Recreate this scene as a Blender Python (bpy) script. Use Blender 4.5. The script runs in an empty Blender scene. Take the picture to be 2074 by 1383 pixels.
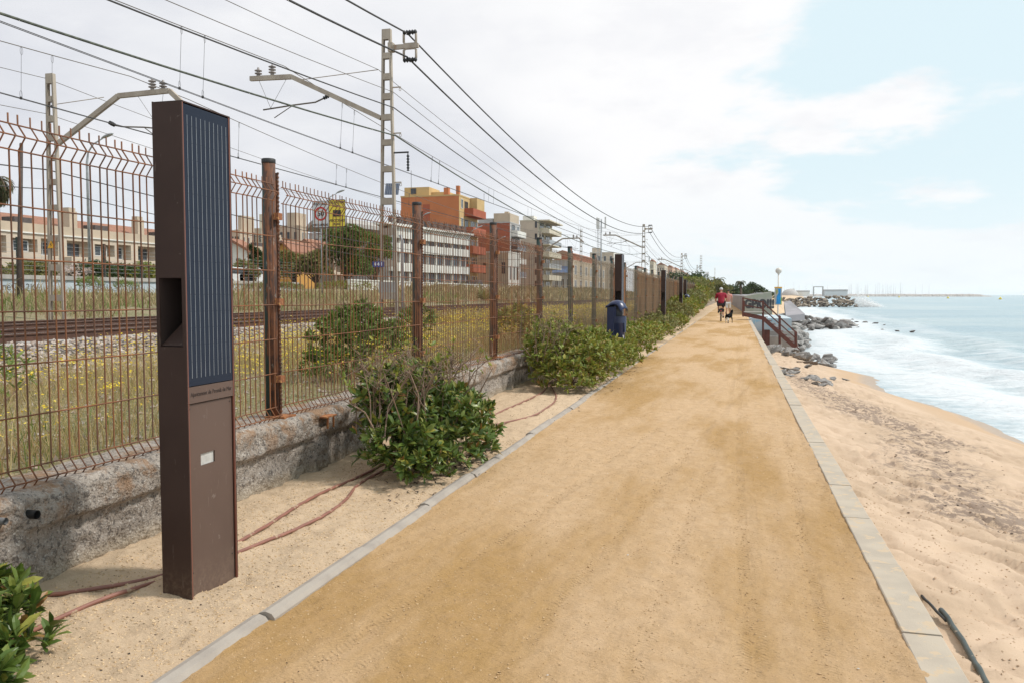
import bpy, bmesh, math, random
import numpy as np
from mathutils import Vector, Matrix
R = math.radians
scene = bpy.context.scene
# ---------------------------------------------------------------- camera
F, CX, CY, VX, VY, H = 1700., 1037., 691.5, 1490., 597., 1.4
PITCH = math.atan((CY-VY)/F); YAW = math.atan((VX-CX)*math.cos(PITCH)/F)
cam = bpy.data.objects.new('camera', bpy.data.cameras.new('camera'))
scene.collection.objects.link(cam); scene.camera = cam
cam.location = (0, 0, H); cam.rotation_euler = (math.pi/2-PITCH, 0, YAW)
cam.data.sensor_width = 36; cam.data.lens = F/2074*36
cam.data.clip_start = .05; cam.data.clip_end = 60000
# ---------------------------------------------------------------- sky and sun
SUN_EL, SUN_AZ = 50, 75          # azimuth clockwise from +Y
world = bpy.data.worlds.new("World"); scene.world = world; world.use_nodes = True
wt = world.node_tree; wt.nodes.clear()
def wn(t, **k):
    n = wt.nodes.new(t)
    for a, v in k.items(): setattr(n, a, v)
    return n
wl = wt.links.new
def wmath(op, a, b=None, c=None, clamp=False):
    n = wn('ShaderNodeMath', operation=op); n.use_clamp = clamp
    for i, v in enumerate((a, b, c)):
        if v is None: continue
        if isinstance(v, (int, float)): n.inputs[i].default_value = v
        else: wl(v, n.inputs[i])
    return n.outputs[0]
sky = wn('ShaderNodeTexSky', sky_type='NISHITA'); sky.sun_disc = False
sky.sun_elevation = R(SUN_EL); sky.sun_rotation = R(SUN_AZ); sky.dust_density = 2
tc = wn('ShaderNodeTexCoord'); sx = wn('ShaderNodeSeparateXYZ'); wl(tc.outputs['Generated'], sx.inputs[0])
zz = wmath('ADD', wmath('MAXIMUM', sx.outputs[2], 0.), .22)
cmb = wn('ShaderNodeCombineXYZ'); wl(wmath('DIVIDE', sx.outputs[0], zz), cmb.inputs[0]); wl(wmath('DIVIDE', sx.outputs[1], zz), cmb.inputs[1])
def wnoise(scale, detail, rough, off):
    m = wn('ShaderNodeMapping'); m.inputs[1].default_value = off; wl(cmb.outputs[0], m.inputs[0])
    n = wn('ShaderNodeTexNoise'); n.inputs['Scale'].default_value = scale; n.inputs['Detail'].default_value = detail
    n.inputs['Roughness'].default_value = rough; wl(m.outputs[0], n.inputs[0]); return n.outputs[0]
def wramp(v, a, b):
    n = wn('ShaderNodeMapRange', interpolation_type='SMOOTHSTEP'); wl(v, n.inputs[0]); n.inputs[1].default_value = a; n.inputs[2].default_value = b
    return n.outputs[0]
n1 = wnoise(1.15, 11, .58, (3.9, 12.3, 0)); n2 = wnoise(.9, 6, .5, (7.1, 3.2, 0)); n3 = wnoise(.6, 4, .5, (4.4, 9.0, 1))
cover = wmath('SUBTRACT', n1, wmath('MULTIPLY', wmath('MAXIMUM', wmath('ADD', sx.outputs[0], .05), 0.), wmath('MULTIPLY_ADD', sx.outputs[2], .8, .12)))      # less cloud over the sea
cover = wmath('ADD', cover, wmath('MULTIPLY', wmath('MINIMUM', sx.outputs[0], 0.), -.5))
cover = wramp(cover, .395, .50)
grey = wramp(wmath('ADD', wmath('ADD', n2, wmath('MULTIPLY', sx.outputs[0], -.55)), wmath('MULTIPLY_ADD', n3, .25, wmath('MULTIPLY', sx.outputs[2], -.35))), .62, 1.04)
# soft cloud body: white to grey
cl = wn('ShaderNodeMix', data_type='RGBA'); cl.inputs[6].default_value = (10.0, 10.0, 10.1, 1); cl.inputs[7].default_value = (7.0, 7.25, 7.9, 1); wl(grey, cl.inputs[0])
pale = wn('ShaderNodeMix', data_type='RGBA'); pale.inputs[0].default_value = .93; wl(sky.outputs[0], pale.inputs[6]); pale.inputs[7].default_value = (7.9, 9.45, 10.05, 1)
hz = wramp(sx.outputs[2], .16, .0)
pale2 = wn('ShaderNodeMix', data_type='RGBA'); wl(wmath('MULTIPLY', hz, .75), pale2.inputs[0]); wl(pale.outputs[2], pale2.inputs[6]); pale2.inputs[7].default_value = (8.9, 9.8, 10.2, 1)
sh_ = wn('ShaderNodeMix', data_type='RGBA', blend_type='MULTIPLY'); wl(wramp(wnoise(3.2, 8, .6, (1.1, 5.2, 2)), .50, .72), sh_.inputs[0]); wl(cl.outputs[2], sh_.inputs[6]); sh_.inputs[7].default_value = (.93, .935, .95, 1)
fin = wn('ShaderNodeMix', data_type='RGBA'); wl(wmath('MULTIPLY', cover, wmath('SUBTRACT', 1., wmath('MULTIPLY', hz, .55))), fin.inputs[0]); wl(pale2.outputs[2], fin.inputs[6]); wl(sh_.outputs[2], fin.inputs[7])
bg = wn('ShaderNodeBackground'); bg.inputs[1].default_value = .1; wl(fin.outputs[2], bg.inputs[0])
wo = wn('ShaderNodeOutputWorld'); wl(bg.outputs[0], wo.inputs[0])
sund = bpy.data.lights.new('sun', 'SUN'); sun = bpy.data.objects.new('sun', sund); scene.collection.objects.link(sun)
sund.energy = 3.3; sund.angle = R(6); sund.color = (1, .95, .88)
sd = Vector((math.sin(R(SUN_AZ))*math.cos(R(SUN_EL)), math.cos(R(SUN_AZ))*math.cos(R(SUN_EL)), math.sin(R(SUN_EL))))
sun.rotation_euler = sd.to_track_quat('Z', 'Y').to_euler(); sun.location = sd*60
scene.view_settings.view_transform = 'Standard'; scene.view_settings.look = 'None'
scene.view_settings.exposure = 0; scene.view_settings.gamma = 1
scene.render.engine = 'CYCLES'; scene.cycles.volume_bounces = 2; scene.cycles.max_bounces = 5; scene.cycles.transparent_max_bounces = 12
# ---------------------------------------------------------------- pixel -> point helpers
_cp, _sp, _cy, _sy = math.cos(PITCH), math.sin(PITCH), math.cos(YAW), math.sin(YAW)
_f = np.array([-_sy*_cp, _cy*_cp, -_sp]); _r = np.array([_cy, _sy, 0]); _u = np.cross(_r, _f)
_C = np.array([0, 0, H])
def _ray(px, py): return _f+_r*(px-CX)/F-_u*(py-CY)/F
def atz(px, py, z): r = _ray(px, py); return _C+r*((z-H)/r[2])
def atx(px, py, x): r = _ray(px, py); return _C+r*(x/r[0])
def aty(px, py, y): r = _ray(px, py); return _C+r*(y/r[1])
rng = np.random.RandomState(7); random.seed(7)
def vn(x, y, seed=0):
    x = np.asarray(x, float); y = np.asarray(y, float); xi = np.floor(x).astype(np.int64); yi = np.floor(y).astype(np.int64)
    fx = x-xi; fy = y-yi; fx = fx*fx*(3-2*fx); fy = fy*fy*(3-2*fy)
    def h(a, b):
        n = (a*374761393+b*668265263+seed*1442695041) & 0xffffffff
        n = ((n ^ (n >> 13))*1274126177) & 0xffffffff; n = n ^ (n >> 16); return (n & 0xffff)/65535.
    return (h(xi, yi)*(1-fx)+h(xi+1, yi)*fx)*(1-fy)+(h(xi, yi+1)*(1-fx)+h(xi+1, yi+1)*fx)*fy
def fbm(x, y, o=4, seed=0):
    s = 0; a = .5; x = np.asarray(x, float); y = np.asarray(y, float)
    for i in range(o): s = s+a*(vn(x, y, seed+i*17)-.5); x = x*2.03+1.7; y = y*2.03+3.1; a *= .5
    return s
def sstep(a, b, x): t = np.clip((np.asarray(x, float)-a)/(b-a), 0, 1); return t*t*(3-2*t)
# ---------------------------------------------------------------- materials
MATS = {}
class NT:
    def __init__(s, m): s.t = m.node_tree; s.L = s.t.links.new
    def n(s, t, **k):
        n = s.t.nodes.new(t)
        for a, v in k.items(): setattr(n, a, v)
        return n
    def val(s, sock, v):
        if isinstance(v, (int, float)): sock.default_value = v
        elif isinstance(v, tuple): sock.default_value = v if len(v) == 4 or len(sock.default_value) == 3 else (*v, 1)
        else: s.L(v, sock)
    def math(s, op, a, b=None, c=None, clamp=False):
        n = s.n('ShaderNodeMath', operation=op); n.use_clamp = clamp
        for i, v in enumerate((a, b, c)):
            if v is not None: s.val(n.inputs[i], v)
        return n.outputs[0]
    def noise(s, co, scale, detail=4, rough=.55):
        n = s.n('ShaderNodeTexNoise'); s.L(co, n.inputs[0]); n.inputs['Scale'].default_value = scale; n.inputs['Detail'].default_value = detail; n.inputs['Roughness'].default_value = rough; return n.outputs[0]
    def ramp(s, v, a, b, smooth=True):
        n = s.n('ShaderNodeMapRange', interpolation_type='SMOOTHSTEP' if smooth else 'LINEAR'); s.L(v, n.inputs[0]); n.inputs[1].default_value = a; n.inputs[2].default_value = b; return n.outputs[0]
    def mix(s, f, a, b):
        n = s.n('ShaderNodeMix', data_type='RGBA'); s.val(n.inputs[0], f); s.val(n.inputs[6], a); s.val(n.inputs[7], b); return n.outputs[2]
    def co(s, kind='Object', scale=None):
        c = s.n('ShaderNodeTexCoord').outputs[kind]
        if scale:
            m = s.n('ShaderNodeMapping'); m.inputs[3].default_value = scale; s.L(c, m.inputs[0]); c = m.outputs[0]
        return c
    def bump(s, h, strength, dist, prev=None):
        b = s.n('ShaderNodeBump'); s.L(h, b.inputs['Height']); b.inputs['Strength'].default_value = strength; b.inputs['Distance'].default_value = dist
        if prev is not None: s.L(prev, b.inputs['Normal'])
        return b.outputs[0]
def newmat(name):
    m = bpy.data.materials.new(name); m.use_nodes = True; MATS[name] = m
    return m, NT(m), m.node_tree.nodes['Principled BSDF']
def pm(name, c1, c2=None, scale=5, rough=.7, metal=0, bump=0, bscale=40, bdist=.01, spots=None, sscale=60, sth=.6, coord='Object', detail=4, rnd=None, stretch=None, lo=.35, hi=.65, spec=None):
    m, t, p = newmat(name); co = t.co(coord, stretch)
    if c2 is None: c2 = tuple(x*.82 for x in c1)
    col = t.mix(t.ramp(t.noise(co, scale, detail), lo, hi), c1, c2)
    if spots: col = t.mix(t.ramp(t.noise(co, sscale, 3), sth, sth+.06), col, spots)
    if rnd:
        g = t.n('ShaderNodeNewGeometry'); hsv = t.n('ShaderNodeHueSaturation'); t.L(col, hsv.inputs['Color'])
        t.L(t.math('MULTIPLY_ADD', g.outputs['Random Per Island'], rnd, 1-rnd/2), hsv.inputs['Value'])
        t.L(t.math('MULTIPLY_ADD', g.outputs['Random Per Island'], -.05, .525), hsv.inputs['Hue']); col = hsv.outputs[0]
    t.L(col, p.inputs['Base Color']); p.inputs['Roughness'].default_value = rough; p.inputs['Metallic'].default_value = metal
    if spec is not None: p.inputs['Specular IOR Level'].default_value = spec
    if bump: t.L(t.bump(t.noise(co, bscale, 5), bump, bdist), p.inputs['Normal'])
    return m
def leafmat(name, cols, rough=.4, trans=.25, yellow=None):
    m, t, p = newmat(name); g = t.n('ShaderNodeNewGeometry'); r = g.outputs['Random Per Island']
    cr = t.n('ShaderNodeValToRGB'); e = cr.color_ramp.elements
    e[0].position = 0; e[0].color = (*cols[0], 1); e[1].position = 1; e[1].color = (*cols[-1], 1)
    for i, c in enumerate(cols[1:-1]): x = e.new((i+1)/(len(cols)-1)); x.color = (*c, 1)
    t.L(r, cr.inputs[0]); col = cr.outputs[0]
    t.L(col, p.inputs['Base Color']); p.inputs['Roughness'].default_value = rough; p.inputs['Specular IOR Level'].default_value = .35
    tr = t.n('ShaderNodeBsdfTranslucent'); t.L(col, tr.inputs[0]); ms = t.n('ShaderNodeMixShader'); ms.inputs[0].default_value = trans
    out = [n for n in t.t.nodes if n.type == 'OUTPUT_MATERIAL'][0]
    t.L(p.outputs[0], ms.inputs[1]); t.L(tr.outputs[0], ms.inputs[2]); t.L(ms.outputs[0], out.inputs[0]); return m
# ---------------------------------------------------------------- mesh building
COL = scene.collection
def link(name, me, mat, parent=None, loc=(0, 0, 0)):
    o = bpy.data.objects.new(name, me); COL.objects.link(o)
    for x in (mat if isinstance(mat, (list, tuple)) else [mat]):
        if x is not None and len(me.materials) < 8: me.materials.append(x)
    o.location = loc
    if parent: o.parent = parent
    return o
def tag(o, label=None, cat=None, group=None, kind=None):
    if label: o['label'] = label
    if cat: o['category'] = cat
    if group: o['group'] = group
    if kind: o['kind'] = kind
    return o
def thing(name, label, cat, loc=(0, 0, 0), rz=0, group=None):
    o = bpy.data.objects.new(name, None); COL.objects.link(o); o.location = loc; o.rotation_euler = (0, 0, rz); o.empty_display_size = .2
    return tag(o, label, cat, group)
def dup(o, loc=None, rz=None, label=None, parent=None, scale=None):
    c = o.copy(); COL.objects.link(c); c.parent = parent
    if parent is None:
        if loc is not None: c.location = loc
        if rz is not None: c.rotation_euler = (0, 0, rz)
        if scale is not None: c.scale = scale
        if label: c['label'] = label
    for ch in list(o.children): dup(ch, parent=c)
    return c
def npmesh(name, V, FS, smooth=False, mi=None):
    """V (n,3); FS list of (m,k) arrays"""
    me = bpy.data.meshes.new(name); V = np.asarray(V, np.float32); me.vertices.add(len(V)); me.vertices.foreach_set('co', V.ravel())
    FS = [np.asarray(f, np.int32) for f in FS if len(f)]
    nl = sum(f.size for f in FS); npol = sum(len(f) for f in FS); me.loops.add(nl); me.polygons.add(npol)
    me.loops.foreach_set('vertex_index', np.concatenate([f.ravel() for f in FS]))
    tot = np.concatenate([np.full(len(f), f.shape[1], np.int32) for f in FS]); st = np.concatenate([[0], np.cumsum(tot)[:-1]]).astype(np.int32)
    me.polygons.foreach_set('loop_start', st); me.polygons.foreach_set('loop_total', tot)
    me.polygons.foreach_set('use_smooth', np.full(npol, smooth))
    if mi is not None: me.polygons.foreach_set('material_index', np.asarray(mi, np.int32))
    me.update(calc_edges=True); me.validate(); return me
class MB:
    def __init__(s): s.v = []; s.f = []; s.sm = []; s.mi = []; s.m = 0; s.T = None
    def add(s, vs, fs, smooth=False):
        b = len(s.v)
        s.v += [tuple(s.T @ Vector(v)) if s.T is not None else tuple(v) for v in vs]
        for f in fs: s.f.append([b+i for i in f]); s.sm.append(smooth); s.mi.append(s.m)
        return s
    def box(s, x0, x1, y0, y1, z0, z1):
        return s.add([(x0, y0, z0), (x1, y0, z0), (x1, y1, z0), (x0, y1, z0), (x0, y0, z1), (x1, y0, z1), (x1, y1, z1), (x0, y1, z1)],
                     [(0, 3, 2, 1), (4, 5, 6, 7), (0, 1, 5, 4), (1, 2, 6, 5), (2, 3, 7, 6), (3, 0, 4, 7)])
    def quad(s, a, b, c, d): return s.add([a, b, c, d], [(0, 1, 2, 3)])
    def tube(s, pts, r, n=6, caps=True, smooth=True):
        P = [Vector(p) for p in pts]; rs = r if isinstance(r, (list, tuple)) else [r]*len(P); vs = []; up = Vector((0, 0, 1)); pn = None
        for i, p in enumerate(P):
            d = (P[min(i+1, len(P)-1)]-P[max(i-1, 0)]).normalized()
            if pn is None: a = up if abs(d.z) < .9 else Vector((1, 0, 0)); nn = d.cross(a).normalized()
            else: nn = (pn-d*pn.dot(d)).normalized()
            pn = nn; bb = d.cross(nn)
            for k in range(n): t = 2*math.pi*k/n; vs.append(p+(nn*math.cos(t)+bb*math.sin(t))*rs[i])
        fs = [(i*n+k, i*n+(k+1) % n, (i+1)*n+(k+1) % n, (i+1)*n+k) for i in range(len(P)-1) for k in range(n)]
        if caps: fs += [tuple(range(n))[::-1], tuple(range((len(P)-1)*n, len(P)*n))]
        return s.add(vs, fs, smooth)
    def bar(s, a, b, w, h=None):
        """square bar between two points"""
        h = h or w; a = Vector(a); b = Vector(b); d = (b-a).normalized(); u = Vector((0, 0, 1)) if abs(d.z) < .95 else Vector((0, 1, 0))
        x = d.cross(u).normalized()*w/2; y = x.cross(d).normalized()*h/2
        vs = [a-x-y, a+x-y, a+x+y, a-x+y, b-x-y, b+x-y, b+x+y, b-x+y]
        return s.add(vs, [(0, 1, 2, 3), (7, 6, 5, 4), (0, 4, 5, 1), (1, 5, 6, 2), (2, 6, 7, 3), (3, 7, 4, 0)])
    def lathe(s, prof, c=(0, 0, 0), n=16, smooth=True, sx=1, sy=1):
        vs = [(c[0]+r*sx*math.cos(2*math.pi*k/n), c[1]+r*sy*math.sin(2*math.pi*k/n), c[2]+z) for r, z in prof for k in range(n)]
        fs = [(i*n+k, i*n+(k+1) % n, (i+1)*n+(k+1) % n, (i+1)*n+k) for i in range(len(prof)-1) for k in range(n)]
        fs += [tuple(range(n))[::-1], tuple(range((len(prof)-1)*n, len(prof)*n))]
        return s.add(vs, fs, smooth)
    def prism(s, poly, axis, a, b):
        """poly list of 2-tuples; axis 0: (y,z) swept along x, 1: (x,z) along y, 2: (x,y) along z"""
        def P(p, t): return (t, p[0], p[1]) if axis == 0 else (p[0], t, p[1]) if axis == 1 else (p[0], p[1], t)
        n = len(poly); vs = [P(p, a) for p in poly]+[P(p, b) for p in poly]
        return s.add(vs, [tuple(range(n)), tuple(range(2*n-1, n-1, -1))]+[(i, i+n, (i+1) % n+n, (i+1) % n) for i in range(n)])
    def build(s, name, mat, parent=None, o=(0, 0, 0), fix=True, bevel=0, loc=(0, 0, 0)):
        me = bpy.data.meshes.new(name); V = [(v[0]-o[0], v[1]-o[1], v[2]-o[2]) for v in s.v]; me.from_pydata(V, [], s.f)
        me.polygons.foreach_set('use_smooth', s.sm); me.polygons.foreach_set('material_index', s.mi)
        if fix:
            bm = bmesh.new(); bm.from_mesh(me); bmesh.ops.recalc_face_normals(bm, faces=bm.faces); bm.to_mesh(me); bm.free()
        me.update(); ob = link(name, me, mat, parent, loc)
        if bevel:
            b = ob.modifiers.new('b', 'BEVEL'); b.width = bevel; b.segments = 2; b.limit_method = 'ANGLE'
        return ob
def text(name, body, size, mat, parent, loc, rot, align='CENTER', ext=.001, bold=0, sx=1):
    cu = bpy.data.curves.new(name, 'FONT'); cu.body = body; cu.size = size; cu.align_x = align; cu.align_y = 'CENTER'; cu.extrude = ext; cu.offset = bold
    o = bpy.data.objects.new(name, cu); COL.objects.link(o); me = bpy.data.meshes.new_from_object(o.evaluated_get(bpy.context.evaluated_depsgraph_get())); bpy.data.objects.remove(o); o = bpy.data.objects.new(name, me); COL.objects.link(o); me.materials.clear(); me.materials.append(mat); o.parent = parent; o.location = loc; o.rotation_euler = rot; o.scale = (sx, 1, 1); return o
def grid(xs, ys, zf):
    X, Y = np.meshgrid(xs, ys); Z = zf(X, Y); nx, ny = len(xs), len(ys); V = np.stack([X, Y, Z], -1).reshape(-1, 3)
    i = np.arange(nx-1)[None, :]+np.arange(ny-1)[:, None]*nx; i = i.ravel(); return V, np.stack([i, i+1, i+1+nx, i+nx], -1)
# ---------------------------------------------------------------- material list
def sandmat(name, base, dark, damp, amt, tracks=False, ripple=(1, 1, 1), grain=.05):
    m, t, p = newmat(name); co = t.co()
    n1 = t.noise(t.co(scale=(1.1, .26, 1)), .8, 7, .62); n2 = t.noise(co, 9, 6, .65); n3 = t.noise(co, 420, 2, .5); n4 = t.noise(co, 90, 3, .6)
    col = t.mix(t.math('MULTIPLY', t.ramp(n1, .43, .61), .9), base, damp); col = t.mix(t.math('MULTIPLY', t.ramp(n2, .35, .75), amt), col, dark)
    col = t.mix(t.math('MULTIPLY', t.ramp(n3, .35, .72), .28), col, tuple(x*.5 for x in base)); col = t.mix(t.math('MULTIPLY', t.ramp(n3, .62, .5), .0), col, base)
    col = t.mix(t.math('MULTIPLY', t.ramp(n4, .66, .73), .55), col, (.10, .07, .05))
    t.L(col, p.inputs['Base Color']); p.inputs['Roughness'].default_value = .95; p.inputs['Specular IOR Level'].default_value = .15
    b = t.bump(n3, .5, .004); b = t.bump(t.noise(t.co(scale=(1, 2.2, 1)), 30, 5, .7), .75, .022, b); b = t.bump(t.noise(t.co(scale=ripple), 7, 3, .5), .5, .05, b)
    if tracks:
        sep = t.n('ShaderNodeSeparateXYZ'); t.L(co, sep.inputs[0])
        for (x0, k, wd, fr) in ((-1.38, .13, .05, 230), (-1.22, .125, .045, 260), (.05, .0, .04, 240), (.12, .0, .035, 220), (.38, .02, .035, 250), (-.75, .10, .045, 240), (-.3, .03, .04, 235)):
            d = t.math('SUBTRACT', sep.outputs[0], t.math('MULTIPLY_ADD', sep.outputs[1], k, x0-k*4))
            d = t.math('ADD', d, t.math('MULTIPLY_ADD', t.noise(t.co(scale=(0, 1, 0)), .5, 1), .08, -.04))
            mask = t.ramp(t.math('ABSOLUTE', d), wd, wd*.6)
            w = t.math('SINE', t.math('ADD', t.math('MULTIPLY', sep.outputs[1], fr), t.math('MULTIPLY', t.math('ABSOLUTE', d), 160)))
            hgt = t.math('MULTIPLY', mask, t.math('MULTIPLY_ADD', w, .5, -.5)); hgt = t.math('MULTIPLY', hgt, t.ramp(t.noise(co, 1.4, 3), .40, .62))
            b = t.bump(hgt, .5, .007, b)
    t.L(b, p.inputs['Normal']); return m
sandmat('path_sand', (.585, .402, .24), (.48, .305, .155), (.405, .24, .085), .55, True, (1, 1, 1))
sandmat('loose_sand', (.63, .475, .325), (.50, .36, .235), (.56, .41, .27), .7)
def concmat(name, c1, c2, rust=None, speck=(.06, .05, .045), bump=.8, bd=.02, lvl=None, seam=0):
    m, t, p = newmat(name); co = t.co(); col = t.mix(t.ramp(t.noise(co, 3, 6, .6), .35, .65), c1, c2)
    v = t.n('ShaderNodeTexVoronoi'); v.inputs['Scale'].default_value = 75; t.L(co, v.inputs[0])
    col = t.mix(t.math('MULTIPLY', t.ramp(t.noise(co, 34, 5, .75), .50, .60), .75), col, speck)
    col = t.mix(t.math('MULTIPLY', t.ramp(t.noise(co, 52, 3, .7), .57, .66), .6), col, (.62, .58, .53))
    if rust:
        sep = t.n('ShaderNodeSeparateXYZ'); t.L(co, sep.inputs[0])
        msk = t.math('MULTIPLY', t.ramp(t.noise(co, 4.5, 7, .7), .46, .60), t.ramp(sep.outputs[2], lvl[0], lvl[1])); col = t.mix(t.math('MULTIPLY', msk, .8), col, rust)
    if seam:
        sep = t.n('ShaderNodeSeparateXYZ'); t.L(co, sep.inputs[0]); col = t.mix(t.math('MULTIPLY', t.ramp(sep.outputs[2], .14, .02), .5), col, (.40, .31, .2))
    t.L(col, p.inputs['Base Color']); p.inputs['Roughness'].default_value = .93
    b = t.bump(t.noise(co, 45, 5, .7), bump, bd); b = t.bump(v.outputs[0], bump*.7, bd*.6, b); t.L(b, p.inputs['Normal']); return m
concmat('old_concrete', (.40, .345, .295), (.28, .24, .205), (.28, .155, .075), lvl=(.20, .46), seam=1)
pm('kerb_concrete', (.44, .375, .295), (.38, .325, .26), 4, .9, bump=.4, bscale=150, bdist=.004, spots=(.48, .375, .26), sscale=13, sth=.56)
pm('edging_concrete', (.35, .305, .26), (.29, .25, .215), 6, .9, bump=.4, bscale=150, bdist=.004)
pm('concrete', (.42, .40, .37), (.33, .31, .29), 2, .9, bump=.3, bscale=30)
pm('blue_concrete', (.42, .50, .55), (.50, .52, .52), 1.2, .9, bump=.3, bscale=30, spots=(.30, .48, .58), sscale=3, sth=.55)
pm('graffiti_wall_paint', (.47, .53, .58), (.38, .44, .49), .8, .85)
pm('brown_paint', (.050, .029, .023), (.042, .024, .019), 3, .5, spec=.22, bump=.05, bscale=400, bdist=.001, spots=(.12, .09, .075), sscale=23, sth=.70)
pm('brown_edge', (.20, .07, .045), None, 3, .5)
pm('dark_hollow', (.05, .033, .028), None, 3, .6)
pm('diffuser', (.50, .49, .46), (.38, .37, .35), 15, .5)
pm('silver_line', (.42, .44, .46), None, 5, .4, .3)
pm('etched_text', (.035, .02, .016), None, 5, .6)
pm('rust', (.33, .125, .040), (.20, .075, .035), 9, .85, bump=.5, bscale=160, bdist=.002, spots=(.42, .20, .07), sscale=30, sth=.56)
pm('rust_wire', (.235, .086, .030), (.12, .057, .034), 3, .8)
pm('worn_wire', (.24, .155, .09), (.17, .135, .09), 3, .75)
pm('black_cap', (.025, .024, .024), None, 5, .6)
def postmat(name, amt):
    m, t, p = newmat(name); co = t.co(scale=(1, 1, .35)); sep = t.n('ShaderNodeSeparateXYZ'); t.L(t.co(), sep.inputs[0])
    n = t.noise(co, 14, 6, .7); rust = t.mix(t.ramp(t.noise(t.co(scale=(1, 1, .3)), 28, 5, .7), .4, .6), (.15, .055, .022), (.045, .023, .017)); g = t.mix(t.noise(t.co(), 20, 3), (.013, .030, .027), (.022, .046, .040))
    e = t.math('ADD', n, t.math('MULTIPLY', sep.outputs[0], 6.5)); e = t.math('ADD', e, t.math('MULTIPLY_ADD', sep.outputs[2], .13, -.16+.28*(amt-1.1)))
    col = t.mix(t.ramp(e, .47, .53), g, rust)
    col = t.mix(t.math('MULTIPLY', t.ramp(t.noise(co, 38, 4), .64, .67), .5), col, (.26, .24, .20))
    t.L(col, p.inputs['Base Color']); p.inputs['Roughness'].default_value = .72; t.L(t.bump(n, .5, .004), p.inputs['Normal']); return m
postmat('post_rusty', 1.1); postmat('post_green', .1)
pm('matting', (.30, .175, .09), (.21, .115, .06), 2, .95, bump=.9, bscale=90, bdist=.02, stretch=(1, 1, .12), detail=6)
pm('rusty_matting', (.46, .17, .04), (.30, .12, .045), 1.5, .95, bump=.9, bscale=90, bdist=.02, stretch=(1, 1, .12))
pm('mast_paint', (.42, .355, .285), (.33, .27, .215), 3, .65, spots=(.30, .19, .12), sscale=8, sth=.68, stretch=(1, 1, .3))
pm('galvanised', (.42, .43, .44), (.33, .34, .35), 4, .5, .3)
pm('insulator', (.30, .26, .24), (.22, .19, .18), 5, .4)
pm('wire', (.05, .045, .043), None, 5, .6)
pm('copper_wire', (.14, .115, .09), None, 5, .6)
pm('twisted_wire', (.10, .11, .08), (.045, .05, .04), 12, .7)
pm('rail_side', (.105, .048, .030), (.075, .036, .024), 6, .8, bump=.2, bscale=60)
pm('rail_top', (.62, .60, .57), (.4, .36, .33), 2, .22, .9)
pm('hose_pink', (.27, .115, .08), (.21, .09, .065), 8, .55, spots=(.38, .27, .18), sscale=20, sth=.6)
pm('hose_green', (.05, .065, .058), (.03, .038, .035), 8, .5, spots=(.3, .25, .18), sscale=30, sth=.66)
pm('black_plastic', (.02, .02, .02), None, 5, .5)
pm('grey_plastic', (.2, .2, .2), None, 5, .5)
pm('bin_blue', (.012, .022, .075), (.010, .018, .06), 6, .33)
pm('bin_inner_shade', (.004, .005, .012), None, 6, .7)  # near-black colour standing in for the shade inside the bin
pm('white_paint', (.75, .74, .72), (.66, .65, .63), 3, .6)
pm('yellow_sign', (.78, .60, .05), (.72, .55, .05), 2, .5)
pm('red_sign', (.55, .02, .02), None, 2, .5)
pm('black_paint', (.02, .02, .022), None, 2, .5)
pm('blue_sign', (.01, .06, .32), None, 2, .5)
pm('orange_sign', (.85, .42, .02), None, 2, .5)
pm('sign_white', (.68, .69, .71), None, 2, .5)
pm('stair_steel', (.135, .040, .028), (.10, .033, .025), 4, .65, spots=(.05, .025, .02), sscale=12, sth=.6)
pm('rock_grey', (.36, .335, .315), (.15, .14, .13), 2.0, .85, bump=.8, bscale=9, bdist=.08, coord='Object', spots=(.40, .39, .38), sscale=5, sth=.6)
pm('rock_brown', (.36, .29, .22), (.06, .045, .038), 1.2, .9, bump=.8, bscale=4, bdist=.2)
pm('rock_wet', (.10, .075, .06), (.05, .04, .035), 4, .35, bump=.6, bscale=9, bdist=.08)
pm('skin', (.52, .27, .18), None, 5, .55)
pm('shirt_red', (.30, .008, .03), (.24, .007, .025), 6, .85)
pm('shirt_pink', (.62, .28, .24), None, 6, .85)
pm('shorts_dark', (.035, .03, .04), None, 6, .85)
pm('hair_grey', (.60, .60, .60), (.38, .38, .38), 30, .8)
pm('hair_dark', (.03, .022, .018), None, 30, .7)
pm('bike_red', (.25, .02, .02), None, 5, .4)
pm('tyre', (.02, .02, .02), None, 5, .8)
pm('dog_black', (.006, .006, .006), None, 20, .9, spec=.1)
pm('dog_white', (.6, .57, .52), None, 20, .8)
pm('bark', (.16, .11, .075), (.10, .07, .05), 12, .9, bump=.6, bscale=30)
pm('twig', (.25, .165, .11), (.16, .11, .08), 12, .85)
pm('dark_wood', (.045, .032, .026), (.07, .05, .04), 6, .85)
pm('stucco_beige', (.50, .40, .30), (.44, .36, .27), .6, .9)
pm('stucco_light', (.55, .46, .36), (.48, .40, .32), .6, .9)
pm('stucco_cream', (.63, .56, .44), (.55, .49, .38), .5, .9)
pm('stucco_white', (.70, .68, .63), (.60, .58, .53), .5, .9)
pm('stucco_grey', (.44, .42, .40), (.36, .34, .33), .5, .9)
pm('stucco_orange', (.52, .18, .07), (.46, .155, .06), .35, .9)
pm('stucco_yellow', (.56, .38, .17), (.50, .34, .155), .5, .9)
pm('stucco_pink', (.58, .38, .27), (.52, .33, .24), .5, .9)
pm('stucco_ochre', (.58, .30, .07), (.52, .27, .07), .5, .9)
pm('brick_red', (.36, .095, .045), (.29, .08, .042), .6, .9, bump=.3, bscale=12)
pm('balcony_red', (.38, .095, .045), (.33, .08, .04), .6, .85)
pm('roof_tile', (.34, .16, .10), (.27, .13, .085), 2.5, .9, bump=.8, bscale=8, bdist=.1, stretch=(3, .4, 1))
pm('glass_dark', (.055, .065, .075), (.03, .035, .045), .6, .15)
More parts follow.
